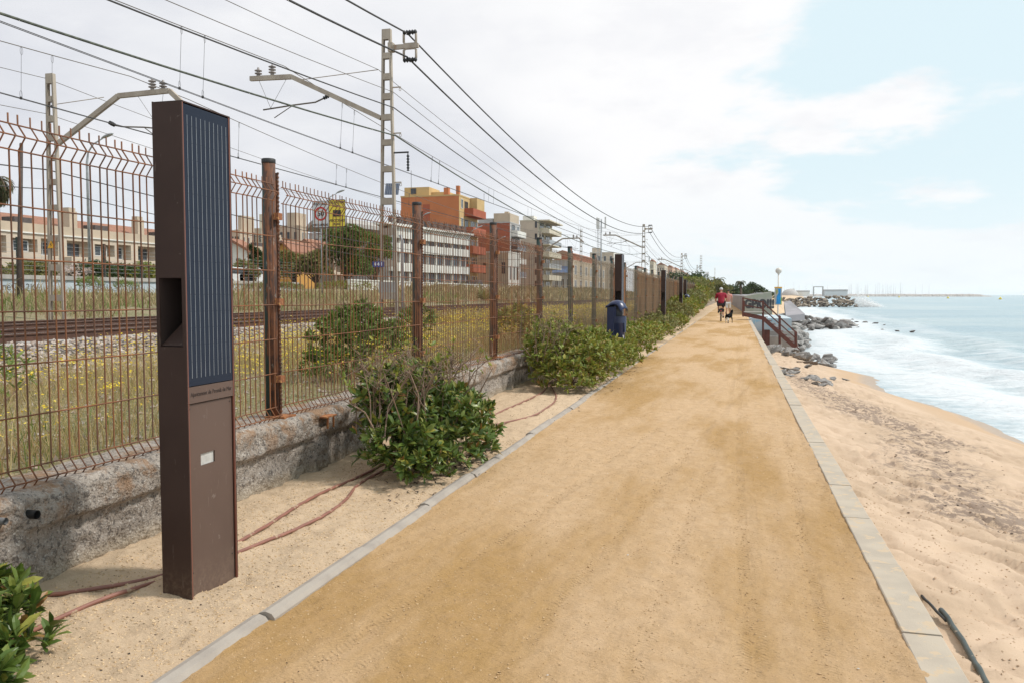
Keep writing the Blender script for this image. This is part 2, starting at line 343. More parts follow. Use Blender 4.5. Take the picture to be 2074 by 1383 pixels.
pm('shutter_white', (.66, .66, .65), None, 3, .7)
pm('awning_blue', (.12, .20, .36), None, 3, .8)
pm('shade_dark', (.10, .08, .075), None, 3, .8)
pm('solar_cell_far', (.10, .13, .20), None, 3, .3)
pm('car_white', (.7, .7, .7), None, 3, .3); pm('car_dark', (.03, .03, .035), None, 3, .3)
pm('lamp_globe', (.62, .58, .52), (.60, .56, .5), 1, .4); pm('slab_grey', (.33, .31, .33), (.27, .26, .27), .7, .8, bump=.3, bscale=6)
pm('map_blue', (.01, .27, .62), None, 6, .5); pm('map_olive', (.36, .36, .10), None, 6, .5); pm('map_grey', (.42, .41, .38), None, 6, .5); pm('map_green', (.25, .5, .05), None, 6, .5)
pm('graf_black', (.075, .075, .08), None, 3, .8); pm('graf_orange', (.62, .30, .05), (.55, .36, .1), 3, .8); pm('graf_base', (.42, .40, .36), (.33, .35, .28), 2, .9); pm('graf_green', (.35, .42, .15), None, 3, .8)
leafmat('leaf_green', [(.045, .078, .016), (.075, .125, .024), (.11, .160, .03), (.18, .22, .045), (.06, .10, .02), (.11, .165, .028), (.085, .14, .024), (.055, .09, .02), (.32, .29, .05), (.08, .125, .022), (.10, .15, .026), (.06, .10, .02), (.16, .20, .035), (.28, .12, .04)], .36, .22)
leafmat('leaf_light', [(.12, .165, .025), (.18, .23, .035), (.25, .27, .045), (.36, .32, .06), (.14, .18, .028), (.20, .24, .036), (.30, .17, .06), (.16, .21, .03)], .5, .25)
leafmat('leaf_olive', [(.11, .12, .035), (.18, .19, .05), (.25, .23, .075), (.14, .16, .045), (.28, .21, .09)], .6, .2)
leafmat('leaf_dark', [(.025, .045, .014), (.045, .08, .02), (.07, .11, .026), (.035, .06, .016)], .6, .15)
leafmat('leaf_pine', [(.065, .11, .02), (.11, .17, .03), (.17, .23, .045), (.085, .14, .026)], .6, .2)
leafmat('grass_dry', [(.50, .37, .17), (.38, .31, .12), (.58, .45, .24), (.25, .24, .08), (.42, .26, .13), (.30, .28, .09), (.54, .42, .21), (.36, .22, .12)], .8, .3)
leafmat('grass_straw', [(.46, .35, .20), (.33, .25, .12), (.55, .43, .26), (.24, .22, .10), (.38, .27, .17), (.22, .22, .085)], .8, .3)
leafmat('weed_green', [(.13, .19, .045), (.19, .25, .06), (.25, .28, .09), (.11, .16, .045)], .6, .3)
leafmat('flower_yellow', [(.80, .60, .03), (.85, .68, .06), (.75, .50, .03), (.85, .70, .15)], .6, .3)
leafmat('flower_pale', [(.6, .5, .45), (.7, .6, .56), (.5, .4, .32)], .6, .3)
leafmat('stone_mix', [(.32, .26, .22), (.44, .38, .33), (.20, .15, .125), (.38, .29, .23), (.50, .45, .41), (.26, .18, .14)], .9, 0)
leafmat('debris_mix', [(.10, .06, .04), (.05, .035, .03), (.16, .10, .06), (.03, .025, .02)], .9, 0)
leafmat('palm_leaf', [(.06, .07, .03), (.10, .11, .045), (.15, .12, .06), (.05, .06, .025)], .6, .15)
M = MATS
# ================================================================ GROUND
SEA = -1.95
def ystep(a, segs):
    out = [a]
    for b, st in segs:
        n = max(1, int(round((b-out[-1])/st))); out += list(np.linspace(out[-1], b, n+1)[1:])
    return np.array(out)
YS = ystep(1.4, [(6, .015), (10, .028), (18, .07), (40, .25), (330, 3)])
def scuff(X, Y): return fbm(X*9, Y*12, 3, 91)*.5+fbm(X*26, Y*34, 3, 92)*.28-.22*sstep(.62, .8, vn(X*8+fbm(X*3, Y*3, 2, 1)*3, Y*9, 93))+.12*sstep(.55, .75, vn(X*17, Y*24, 94))
def path_z(X, Y): return fbm(X*3, Y*1.5, 3, 5)*.012*(Y < 40)+scuff(X, Y)*.016*(Y < 20)+.016*(vn(Y*1.6, X*6, 3)+.5*vn(Y*9, X*30, 4)-.35)*sstep(.60, .69, X)*(1-sstep(.69, .76, X))-.03*sstep(.70, .78, X)
def ridge(X, Y):
    r = 0
    for (x0, k, w) in ((-1.38, .13, .05), (.05, .0, .05), (.38, .02, .045), (-.75, .10, .05), (-.3, .03, .05)):
        d = np.abs(X-(x0+k*(Y-4)+.03*np.sin(Y*.5+x0*9))); r = r-.0025*np.exp(-(d/w)**2)+.0015*np.exp(-((d-w*1.6)/w)**2)
    return r
V, Fq = grid(np.concatenate([np.linspace(-1.93, .80, 180)]), YS, lambda X, Y: path_z(X, Y)+ridge(X, Y)*(Y < 30))
tag(link('path', npmesh('path', V, [Fq], True), M['path_sand']), kind='structure')
def verge_z(X, Y):
    t = (X+3.3)/1.4; foot = -np.clip(vn(X*7, Y*7, 31)-.55, 0, 1)*.05+scuff(X*.8, Y*.8+9)*.058*(Y < 20)
    foot = foot-.05*np.exp(-(((X+2.36)/.10)**2+((Y-3.22)/.12)**2))+.05*np.exp(-(((X+2.62)/.12)**2+((Y-3.35)/.12)**2))
    return .02*(1-t)+fbm(X*2.2, Y*2.2, 3, 3)*.05+fbm(X*9, Y*9, 3, 4)*.022+foot*.5-.015*sstep(-2.15, -1.95, X)
V, Fq = grid(np.linspace(-3.35, -1.93, 95), YS, lambda X, Y: verge_z(X, Y)*np.where(Y > 40, .4, 1))
tag(link('sand_ground', npmesh('sand_ground', V, [Fq], True), M['loose_sand']), kind='structure')
# edging of rounded concrete pieces
b = MB(); y = 1.2
while y < 60:
    L = .985; x = -1.955+.012*math.sin(y*2.1); prof = [(x+dx, dz) for dx, dz in ((-.045, -.08), (-.045, .006), (-.03, .022), (0, .03), (.03, .022), (.045, .004), (.045, -.08))]
    j = random.uniform(-.008, .008)+(-.035*float(sstep(11, 14, y)))
    b.prism([(px_+j*.7, pz+j) for px_, pz in prof], 1, y, y+L-.012); y += L
tag(b.build('path_edging_kerb', M['edging_concrete']), kind='structure')
b = MB(); y = .9
while y < 49:
    jx, jz = random.uniform(-.004, .004), random.uniform(-.004, .003); b.prism([(px_+jx, pz+(jz if pz > -.02 else 0)) for px_, pz in [(.680, -.06), (.680, .010), (.685, .014), (.828, .014), (.834, .008), (.834, -2.3), (.72, -2.3), (.72, -.06)]], 1, y, y+.922); y += .93
tag(b.build('kerb', M['kerb_concrete']), kind='structure')
# ---- beach and sea
YSH = np.array([-20, 0, 10, 21.8, 26.3, 36.9, 44.6, 50, 56, 62, 80, 95, 120, 240, 400, 800, 1500]); XSH = np.array([11, 9.2, 8.0, 6.55, 5.7, 5.1, 3.9, 3.7, 3.9, 4.3, 5.6, 6.6, 8, 12, 18, 60, 110])
def xsh(Y): return np.interp(Y, YSH, XSH)+.35*np.sin(np.asarray(Y)*.55)*(np.asarray(Y) > 18)*(np.asarray(Y) < 60)
def beach_base(X, Y):
    zk = np.where(Y < 5, -.07, -.07-.034*(Y-5)); zk = np.maximum(zk, -1.6); t = (X-.8)/(xsh(Y)-.8)
    prof = np.where(t < .45, t*.30/.45, .30+(t-.45)/.55*.70)
    return zk+(SEA-zk)*np.where(t < 1, prof, 1+(t-1)*.6)
def beach_z(X, Y):
    t = (X-.8)/(xsh(Y)-.8); dry = 1-sstep(.42, .6, t); near = (Y < 45)
    ph = X*1.3+Y*.25
    w_ = fbm(X*1.1, Y*1.1, 2, 4); u_ = X*.8+Y*.6+w_*.8; v_ = Y*.8-X*.6+w_*.5
    dim = .050*sstep(.46, .72, vn(u_*6.2, v_*3.3, 41))-.022*sstep(.5, .7, vn(u_*6.2+.45, v_*3.3+.3, 41))+.024*sstep(.45, .7, vn(u_*12, v_*8, 42))-fbm(X*1.6, Y*1.6, 3, 43)*.05
    return beach_base(X, Y)-dim*dry*near+.02*dry+fbm(X*.6, Y*.6, 3, 44)*.04*(1-dry)
V, Fq = grid(ystep(.80, [(4, .035), (9, .08), (16, .5)]), ystep(1.5, [(9, .035), (20, .10), (62, .4)]), beach_z)
bm_, t, p = newmat('beach_sand'); co = t.co(); sep = t.n('ShaderNodeSeparateXYZ'); t.L(co, sep.inputs[0])
at = t.n('ShaderNodeAttribute', attribute_name='wet').outputs[2]
n3 = t.noise(co, 420, 2); col = t.mix(t.ramp(t.noise(co, 1.2, 4), .4, .6), (.55, .41, .295), (.48, .355, .25)); col = t.mix(t.math('MULTIPLY', t.ramp(n3, .35, .7), .22), col, (.30, .2, .12))
col = t.mix(t.ramp(at, .25, .75), col, (.46, .32, .205)); col = t.mix(t.ramp(at, .86, 1.0), col, (.36, .265, .19))
wr = t.n('ShaderNodeAttribute', attribute_name='wrack').outputs[2]
wm = t.ramp(t.math('MULTIPLY', wr, t.ramp(t.noise(co, 8, 8, .75), .40, .62)), .10, .6); col = t.mix(t.math('MULTIPLY', wm, .75), col, (.175, .13, .105))
t.L(col, p.inputs['Base Color']); t.L(t.math('MULTIPLY_ADD', t.ramp(at, .8, 1.0), -.5, .92), p.inputs['Roughness']); p.inputs['Specular IOR Level'].default_value = .25
t.L(t.bump(t.noise(co, 16, 5), .35, .02, t.bump(n3, .4, .004)), p.inputs['Normal'])
me = npmesh('beach', V, [Fq], True)
tt = (V[:, 0]-.8)/(xsh(V[:, 1])-.8); a = me.attributes.new('wet', 'FLOAT', 'POINT'); a.data.foreach_set('value', sstep(.3, 1.0, tt+fbm(V[:, 0], V[:, 1], 3, 8)*.2).astype(np.float32))
wrx = np.interp(V[:, 1], [4, 6.3, 7, 9, 13, 17, 22, 30], [3.6, 2.45, 2.0, 2.1, 2.7, 2.15, 1.75, 1.5]); d = np.abs(V[:, 0]-wrx-fbm(V[:, 1]*.6, V[:, 0]*.6, 3, 12)*1.2)
a = me.attributes.new('wrack', 'FLOAT', 'POINT'); a.data.foreach_set('value', (np.exp(-(d/.62)**2)*(V[:, 1] > 4)*(V[:, 1] < 28)*(.5+vn(V[:, 0]*.9, V[:, 1]*.7, 77))).astype(np.float32))
tag(link('beach', me, bm_), kind='structure')
# sea: one sheet, fine near the shore, reaching the horizon
xs = np.concatenate([np.arange(1, 14, .14), np.geomspace(14, 7600, 120)]); ys = np.concatenate([np.arange(6, 70, .22), np.geomspace(70, 8600, 120)])
def sea_z(X, Y):
    sp = np.maximum(np.gradient(xs)[None, :], np.gradient(ys)[:, None]); d = X-xsh(Y)
    a = np.clip(1.2/np.maximum(sp, .2), 0, 1); off = sstep(0, 5, d)
    w = np.sin(d*1.15+.9*np.sin(Y*.16)+2*fbm(X*.2, Y*.2, 2, 61))
    w = .17*np.sign(w)*np.abs(w)**1.4*off*(1-sstep(25, 60, d))
    return SEA+(w+fbm(X*.5, Y*.35, 4, 60)*.30*off+fbm(X*2.2, Y*1.6, 3, 62)*.07*(1-off*.3)*(sp < 1.5))*a*np.clip(60/np.maximum(Y, 60), .15, 1)
V, Fq = grid(xs, ys, sea_z); me = npmesh('sea', V, [Fq], True); d = V[:, 0]-xsh(V[:, 1])
foam = np.clip(1.0-d/20, 0, 1)**.8*(.66+.34*sstep(.5, 3, d))+.10*np.sin(d*1.15+.9*np.sin(V[:, 1]*.16))*(d < 18)
a = me.attributes.new('foam', 'FLOAT', 'POINT'); a.data.foreach_set('value', foam.astype(np.float32))
m_, t, p = newmat('sea_water'); co = t.co(); at = t.n('ShaderNodeAttribute', attribute_name='foam').outputs[2]
st = t.co(scale=(.35, .9, 1)); fn = t.noise(st, 1.1, 8, .65); fn2 = t.noise(t.co(scale=(1, 1.6, 1)), 4, 6, .6)
wcol = t.mix(t.ramp(t.noise(t.co(scale=(.25, .5, 1)), .12, 4), .35, .65), (.37, .45, .47), (.27, .37, .42))
fm = t.ramp(t.math('ADD', t.math('MULTIPLY', at, 1.25), t.math('MULTIPLY_ADD', fn, 1.3, t.math('MULTIPLY', fn2, .45))), 1.30, 1.98)
crest = t.math('MULTIPLY', t.ramp(t.noise(t.co(scale=(.12, .3, 1)), .45, 8, .72), .66, .74), .6)
fm = t.math('MAXIMUM', fm, crest)
t.L(t.mix(fm, wcol, (.62, .65, .67)), p.inputs['Base Color']); t.L(t.math('MULTIPLY_ADD', fm, .6, .25), p.inputs['Roughness']); p.inputs['IOR'].default_value = 1.33
b = t.bump(t.noise(t.co(scale=(.6, 1.3, 1)), .8, 6, .62), .9, .5); b = t.bump(fn2, .5, .08, b); t.L(b, p.inputs['Normal'])
tag(link('sea', me, m_), kind='structure')
# ---- railway land and the town ground behind it
def land_z(X, Y):
    D = -X; pts = [3.4, 6, 9.8, 10.7, 18, 19.2, 22, 27, 31.8, 32.4, 60, 400, 3500]; zs = [.455, .46, .47, .60, .60, .62, .92, 1.15, 1.4, 1.8, 2.2, 12, 60]
    z = np.interp(D, pts, zs); rail = ((D > 10.2) & (D < 18.6)); return z+np.where(rail, fbm(X*4, Y*4, 2, 20)*.03, fbm(X*1.1, Y*1.1, 4, 21)*.12*sstep(3.5, 4.5, D)*(Y < 200)+.25*fbm(X*.25, Y*.25, 3, 22)*(D > 19)*(D < 31))
xl = -np.concatenate([np.arange(3.4, 12, .2), np.arange(12, 33, .4), np.geomspace(33, 3500, 50)])[::-1]; yl = np.concatenate([np.arange(-6, 30, .25), np.arange(30, 80, 1.), np.geomspace(80, 6000, 60)])
V, Fq = grid(xl, yl, land_z); me = npmesh('railway_ground', V, [Fq], True)
m_, t, p = newmat('trackside_soil'); co = t.co(); sep = t.n('ShaderNodeSeparateXYZ'); t.L(co, sep.inputs[0])
soil = t.mix(t.ramp(t.noise(co, 1.2, 6), .4, .6), (.22, .18, .10), (.14, .14, .055)); soil = t.mix(t.ramp(t.noise(co, 30, 4), .5, .62), soil, (.34, .27, .17))
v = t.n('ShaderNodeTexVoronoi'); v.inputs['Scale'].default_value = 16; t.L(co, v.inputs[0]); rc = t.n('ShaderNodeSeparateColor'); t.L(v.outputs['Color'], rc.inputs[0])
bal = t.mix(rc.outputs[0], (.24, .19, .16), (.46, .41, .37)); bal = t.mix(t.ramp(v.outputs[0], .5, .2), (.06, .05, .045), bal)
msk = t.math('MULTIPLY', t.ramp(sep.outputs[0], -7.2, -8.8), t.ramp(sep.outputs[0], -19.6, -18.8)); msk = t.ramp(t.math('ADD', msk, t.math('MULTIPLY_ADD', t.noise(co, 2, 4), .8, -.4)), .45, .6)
c2 = t.mix(msk, soil, bal); c2 = t.mix(t.ramp(sep.outputs[0], -33, -60), c2, (.28, .25, .2)); t.L(c2, p.inputs['Base Color']); p.inputs['Roughness'].default_value = .95; t.L(t.bump(v.outputs[0], .8, .05), p.inputs['Normal'])
tag(link('railway_ground', me, m_), kind='structure')
# far shore between path end and harbour (ground beyond the promenade)
V, Fq = grid(np.linspace(0, 1, 12), ystep(60, [(330, 6), (2400, 60)]), lambda X, Y: X*0)
X0 = np.where(V[:, 1] < 61, -3.4, -3.4); t_ = V[:, 0].copy(); V[:, 0] = X0+(np.interp(V[:, 1], [60, 75, 100, 120, 240, 400, 800, 1500], [1.8, 2.6, 5, 9, 15, 21, 63, 113])-X0)*t_; V[:, 2] = np.where(t_ < .85, -.03, -.03-(t_-.85)/.15*2.4)
tag(link('far_shore', npmesh('far_shore', V, [Fq], True), M['loose_sand']), kind='structure')
# ================================================================ WALL under the fence
def relief(Y, Z):
    cap = sstep(.27, .31, Z+fbm(Y*1.5, Z, 2, 70)*.05); ph = (Y-.75) % 1.5
    pil = (np.abs(ph-.75) < .13)*1.
    pr = .055*np.maximum(cap, pil*.75); pr = pr-.02*(np.abs(((Y+.1) % 3.0)-1.5) < .012)
    return pr+fbm(Y*5, Z*5, 4, 71)*.06+fbm(Y*22, Z*22, 3, 72)*.05+.02*fbm(Y*1.1, Z*.8, 2, 73)
V, Fq = grid(ystep(1.0, [(9, .018), (16, .035), (30, .1), (66, .6), (330, 6)]), np.linspace(-.25, .5, 44), lambda A, B: A*0)
Yv, Zv = V[:, 0].copy(), V[:, 1].copy(); rl = relief(Yv, Zv)*np.where(Yv > 30, .4, 1); top = sstep(.44, .5, Zv)
V[:, 0] = -3.21+rl-top*.05; V[:, 1] = Yv; V[:, 2] = np.minimum(Zv, .485)+fbm(Yv*1.2, Yv*.1, 3, 75)*.03*sstep(.3, .5, Zv)+top*fbm(Yv*8, Yv*3, 3, 76)*.02
W1, F1 = V, Fq
V, Fq = grid(ystep(1.0, [(9, .018), (16, .035), (30, .1), (66, .6), (330, 6)]), np.linspace(0, 1, 8), lambda A, B: A*0)
Yv, T = V[:, 0].copy(), V[:, 1].copy(); n0 = len(np.unique(Yv)); edge = W1[-len(ystep(1.0, [(9, .018), (16, .035), (30, .1), (66, .6), (330, 6)])):]
ex = np.interp(Yv, edge[:, 1], edge[:, 0]); ez = np.interp(Yv, edge[:, 1], edge[:, 2]); V[:, 0] = ex+(-3.52-ex)*T; V[:, 1] = Yv; V[:, 2] = ez+fbm(Yv*9, T*3, 3, 78)*.015*(T > 0)+.003*T
allV = np.concatenate([W1, V]); wall = thing('retaining_wall', 'low rough weathered concrete wall with pilasters and rust stains under the rusty mesh fence', 'wall', (-3.3, 5, 0))
ob = link('wall_body', npmesh('wall_body', allV-np.array([-3.3, 5, 0]), [F1, Fq+len(W1)], True), M['old_concrete'], wall)
# small pipe ends and rusty brackets in the wall
b = MB()
for (px, py, r) in ((42/2.456, 820+578/2.456, .016), (198/2.456, 820+545/2.456, .021)):
    q = atx(px, py, -3.10); b = MB(); b.tube([(-3.2, q[1], q[2]), (-3.115, q[1], q[2])], [r, r], 12, caps=False); b.tube([(-3.2, q[1], q[2]), (-3.115, q[1], q[2])], [r*.7, r*.7], 12, caps=False)
    b.build('pipe_end', M['grey_plastic'] if r < .02 else M['black_plastic'], wall, (-3.3, 5, 0))
q = atx(665, 848, -3.12); b = MB(); b.box(-3.17, -3.09, q[1]-.09, q[1]+.09, q[2]+.02, q[2]+.03); b.bar((-3.1, q[1]-.05, q[2]+.02), (-3.1, q[1]-.05, q[2]-.07), .012); b.bar((-3.1, q[1]+.05, q[2]+.02), (-3.1, q[1]+.05, q[2]-.07), .012)
b.build('rusty_bracket', M['rust'], wall, (-3.3, 5, 0))
# ================================================================ FENCE
FX, FY0, FS = -3.35, 2.64, 2.953
fence = thing('mesh_fence', 'long rusty welded wire mesh fence on round green posts between path and railway', 'fence', (FX, FY0, 0))
prof = [(.455, 0), (.51, .042), (.57, 0), (1.3, 0), (2.08, 0), (2.14, .042), (2.20, 0), (2.245, 0)]
def panel(n, r, seed, horiz=(.46, .51, .57, .82, 1.07, 1.32, 1.57, 1.82, 2.08, 2.14, 2.20)):
    b = MB(); rd = random.Random(seed)
    for i in range(n):
        y = .07+(FS-.14)*i/(n-1); jit = rd.uniform(-.004, .004); lean = rd.uniform(-.006, .006)
        b.tube([(.062+dx+jit+.004*math.sin(y*2+seed), y+lean*(z-.5), z+rd.uniform(-.002, .002)) for z, dx in prof], r*rd.uniform(.88, 1.1), 5, smooth=True)
    for z in horiz:
        dx = .042 if z in (.51, 2.14) else 0
        b.tube([(.062+dx+.006+.004*math.sin(y*2+seed), y, z+.006*math.sin(y*1.7+seed+z)) for y in np.linspace(.05, FS-.05, 10)], r*.95, 5)
    return b
pa = panel(45, .0043, 1).build('mesh_panel', M['rust_wire'], fence); pb = panel(45, .0041, 2).build('mesh_panel', M['rust_wire'], fence, loc=(0, FS, 0))
pc = panel(45, .0028, 3).build('mesh_panel', M['worn_wire'], fence, loc=(0, 4*FS, 0))
def cp(o, loc, par): c = o.copy(); COL.objects.link(c); c.parent = par; c.location = loc; return c
for i in (-1, 2, 3): cp(pa if i % 2 else pb, (0, i*FS, 0), fence)
for i in range(5, 34): cp(pc, (0, i*FS, 0), fence)
def post(mat, seed):
    b = MB(); rd = random.Random(seed); pr = [(.049, .40), (.049, 2.37)]
    b.lathe(pr, (0, 0, 0), 18); b.box(.030, .050, .028, .052, .5, 2.3)      # notched rail of the post
    for k in range(60): z = .52+k*.03; b.box(.048, .056, .032, .050, z, z+.014)
    return b
pm1 = post(0, 1).build('post', M['post_rusty'], fence, loc=(0, FS, 0))
pm2 = post(0, 2).build('post', M['post_green'], fence, loc=(0, 4*FS, 0))
capm = MB().lathe([(.0495, 2.365), (.052, 2.37), (.052, 2.395), (.046, 2.400)], (0, 0, 0), 18).build('post_cap', M['black_cap'], pm1)
clm = MB().box(.052, .09, -.03, .03, 0, .05).build('clamp', M['rust'], pm1, loc=(0, 0, .75))
for z in (1.32, 1.95): c = clm.copy(); COL.objects.link(c); c.parent = pm1; c.location = (0, 0, z)
bp = MB().box(-.02, .14, -.07, .10, .485, .50).build('base_plate', M['rust'], pm1)
def post_at(src, i):
    c = cp(src, (0, i*FS+random.uniform(-.03, .03), random.uniform(-.02, .03)), fence); c.rotation_euler = (random.uniform(-.008, .008), random.uniform(-.01, .01), 0)
    for ch in pm1.children: d = ch.copy(); COL.objects.link(d); d.parent = c
for ch in list(pm1.children): d = ch.copy(); COL.objects.link(d); d.parent = pm2
post_at(pm1, 0)
for i in (2, 3): post_at(pm1, i)
for i in range(5, 35): post_at(pm2, i)
# reed and brush matting tied to the farther panels
for i, mt in ((7, 'rusty_matting'), (9, 'matting'), (10, 'matting'), (11, 'matting'), (12, 'rusty_matting'), (13, 'matting'), (14, 'matting'), (15, 'rusty_matting'), (16, 'matting'), (17, 'matting'), (18, 'matting'), (20, 'matting'), (21, 'matting'), (22, 'matting')):
    V, Fq = grid(np.linspace(.08, FS-.08, 50), np.linspace(.5, 2.2-.04*(i % 3), 24), lambda A, B: A*0)
    Y_, Z_ = V[:, 0].copy(), V[:, 1].copy(); V2 = np.stack([.03+.02*fbm(Y_*6+i*9, Z_*1.5, 3, 80), Y_, Z_+np.where(Z_ > 2, .05*fbm(Y_*8+i, Z_*0, 2, 81), 0)], -1)
    o = link('matting_screen', npmesh('matting_screen', V2, [Fq], True), M[mt], fence, (0, i*FS, 0)); s_ = o.modifiers.new('s', 'SOLIDIFY'); s_.thickness = .012
# ================================================================ SOLAR LIGHT COLUMNS
def solar_column(label, loc, detail=True):
    t = thing('solar_light_column', label, 'solar light', loc, 0, 'solar light columns along the path')
    W, D_, Hh = .153, .372, 2.262     # X thickness, Y width
    x1 = 0; x0 = -W; e = .006
    b = MB()                          # casing: hollow box open on the path side, with the light niche cut in the near end
    nz0, nz1, ni = 1.165, 1.475, .018
    b.box(x0, x0+e, 0, D_, -.1, Hh); b.box(x0+e, x1, D_-e, D_, -.1, Hh)          # back and far end
    b.box(x0+e, x1, 0, e, -.1, nz0); b.box(x0+e, x1, 0, e, nz1, Hh-e); b.box(x0+e, x0+ni, 0, e, nz0, nz1); b.box(x1-ni, x1, 0, e, nz0, nz1)
    b.box(x0+e, x1, e, D_-e, Hh-e, Hh)
    b.build('casing', M['brown_paint'], t)
    b = MB(); d = .20                 # niche lining with slanted reflector
    b.box(x0+ni-.003, x0+ni, e, d, nz0, nz1); b.box(x1-ni, x1-ni+.003, e, d, nz0, nz1); b.box(x0+ni, x1-ni, d, d+.003, nz0, nz1); b.box(x0+ni, x1-ni, e, d, nz1, nz1+.003); b.box(x0+ni, x1-ni, e, d, nz0-.003, nz0)
    b.build('niche', M['dark_hollow'], t)
    b = MB(); b.add([(x0+ni, e, nz0+.004), (x1-ni, e, nz0+.004), (x1-ni, d, nz0+.004), (x1-ni, d-.01, nz1-.08), (x0+ni, d, nz0+.004)], [(0, 1, 3), (0, 3, 4), (1, 2, 3), (2, 4, 3), (0, 4, 2, 1)])
    b.build('reflector', M['brown_paint'], t)
    pz0, pz1 = .985, Hh-.012
    pnl = MB().box(-.012, -.003, .014, D_-.010, pz0, pz1).build('solar_panel', M['solar'], t)
    if detail:
        g = MB()
        for k in range(10):
            y = .042+k*(D_-.075)/9; z = pz0+.035; 
            while z < pz1-.06:
                z2 = min(z+.0745, pz1-.045); g.box(-.0032, -.0018, y-.0008, y+.0008, z, z2); z += .076
        g.build('cell_strips', M['silver_line'], pnl)
    b = MB(); b.box(x1-.008, x1, .006, .012, -.1, Hh-e-.001); b.box(x1-.008, x1, D_-.012, D_-e, -.1, Hh-e-.001); b.build('edge_trim', M['brown_edge'], t)
    b = MB().box(-.014, -.002, .0125, D_-.0125, .905, pz0-.004); pl = b.build('name_plate', M['brown_panel'], t, bevel=.001)
    if detail: text('lettering', 'Ajuntament de Premià de Mar', .0285, M['etched_text'], pl, (-.0012, D_/2, .945), (math.pi/2, 0, math.pi/2), ext=.0006, sx=.92)
    b = MB(); yw0, yw1, zw0, zw1 = .105, .215, .605, .66
    b.box(-.022, -.012, .0125, D_-.0125, -.1, zw0); b.box(-.022, -.012, .0125, D_-.0125, zw1, .9); b.box(-.022, -.012, .0125, yw0, zw0, zw1); b.box(-.022, -.012, yw1, D_-.0125, zw0, zw1)
    b.build('door_panel', M['brown_panel'], t)
    for y_, z_ in ((.03, .88), (D_-.03, .88), (.03, .12), (D_-.03, .12)): MB().lathe([(.0045, 0), (.0045, .001), (.003, .0015)], (0, 0, 0), 8).build('screw', M['dark_hollow'], t, loc=(-.0115, y_, z_)).rotation_euler = (0, math.pi/2, 0)
    MB().box(-.026, -.020, yw0, yw1, zw0, zw1).build('lamp_window', M['diffuser'], t)
    return t
pm('brown_panel', (.115, .075, .060), (.100, .065, .052), 2, .5, spec=.25, bump=.04, bscale=400, bdist=.001, spots=(.17, .13, .11), sscale=19, sth=.69)
for nm_ in ('brown_paint', 'brown_panel'):
    t = NT(M[nm_]); p = M[nm_].node_tree.nodes['Principled BSDF']; src = p.inputs['Base Color'].links[0].from_socket; sep = t.n('ShaderNodeSeparateXYZ'); co = t.co(); t.L(co, sep.inputs[0])
    du = t.math('MULTIPLY', t.ramp(sep.outputs[2], .22, .0), t.ramp(t.noise(co, 40, 6, .7), .35, .75)); c_ = t.mix(t.math('MULTIPLY', du, .28), src, (.30, .22, .15))
    sc_ = t.ramp(t.noise(t.co(scale=(1, 1, .12)), 60, 3, .6), .66, .70); t.L(t.mix(t.math('MULTIPLY', sc_, .22), c_, (.24, .19, .16)), p.inputs['Base Color'])
m_, t, p = newmat('solar'); co = t.co(); sep = t.n('ShaderNodeSeparateXYZ'); t.L(co, sep.inputs[0])
ln = t.math('GREATER_THAN', t.math('FRACT', t.math('MULTIPLY', sep.outputs[2], 1/.0137)), .93)
t.L(t.mix(t.math('MULTIPLY', ln, .25), (.014, .019, .034), (.035, .044, .065)), p.inputs['Base Color']); p.inputs['Roughness'].default_value = .34; p.inputs['Specular IOR Level'].default_value = .14
sol = solar_column('nearest brown solar light column, with silver lined panel, name plate and small lit window', (-2.388, 3.27, 0))
for (y, x, lab) in ((18.0, -2.36, 'brown solar light column standing just behind the blue litter bin'), (30.3, -2.42, 'brown solar light column beside the matting screens, second beyond the near litter bin'), (41.5, -2.5, 'small brown solar light column in the green hedge, third beyond the near litter bin'), (50, -2.78, 'farthest brown solar light column, just before the small far litter bin')):
    dup(sol, (x, y, 0), 0, lab)
# ================================================================ RAILWAY TRACKS
for k, (xc, lab) in enumerate(((-12.3, 'nearer railway track with rust brown rails behind the mesh fence'), (-16.2, 'farther railway track with rust brown rails, on the inland side'))):
    t = thing('railway_track', lab, 'railway track', (xc, 10, .58), 0, 'railway tracks')
    for s in (-1, 1):
        x = s*.834; w = .036
        pf = [(x-.075, .02), (x-.075, .035), (x-.012, .055), (x-.012, .135), (x-w, .145), (x-w, .170), (x+w, .170), (x+w, .145), (x+.012, .135), (x+.012, .055), (x+.075, .035), (x+.075, .02)]
        r = MB().prism(pf, 1, -14, 600).build('rail', M['rail_side'], t)
        MB().box(x-.026, x+.026, -14, 600, .1695, .172).build('running_surface', M['rail_top'], r)
    sl = MB().box(-1.3, 1.3, -.12, .12, -.06, .045).build('sleeper', M['concrete'], t, loc=(0, -8, 0), bevel=.01)
    for i in range(1, 70): cp(sl, (0, -8+i*.62, 0), t)
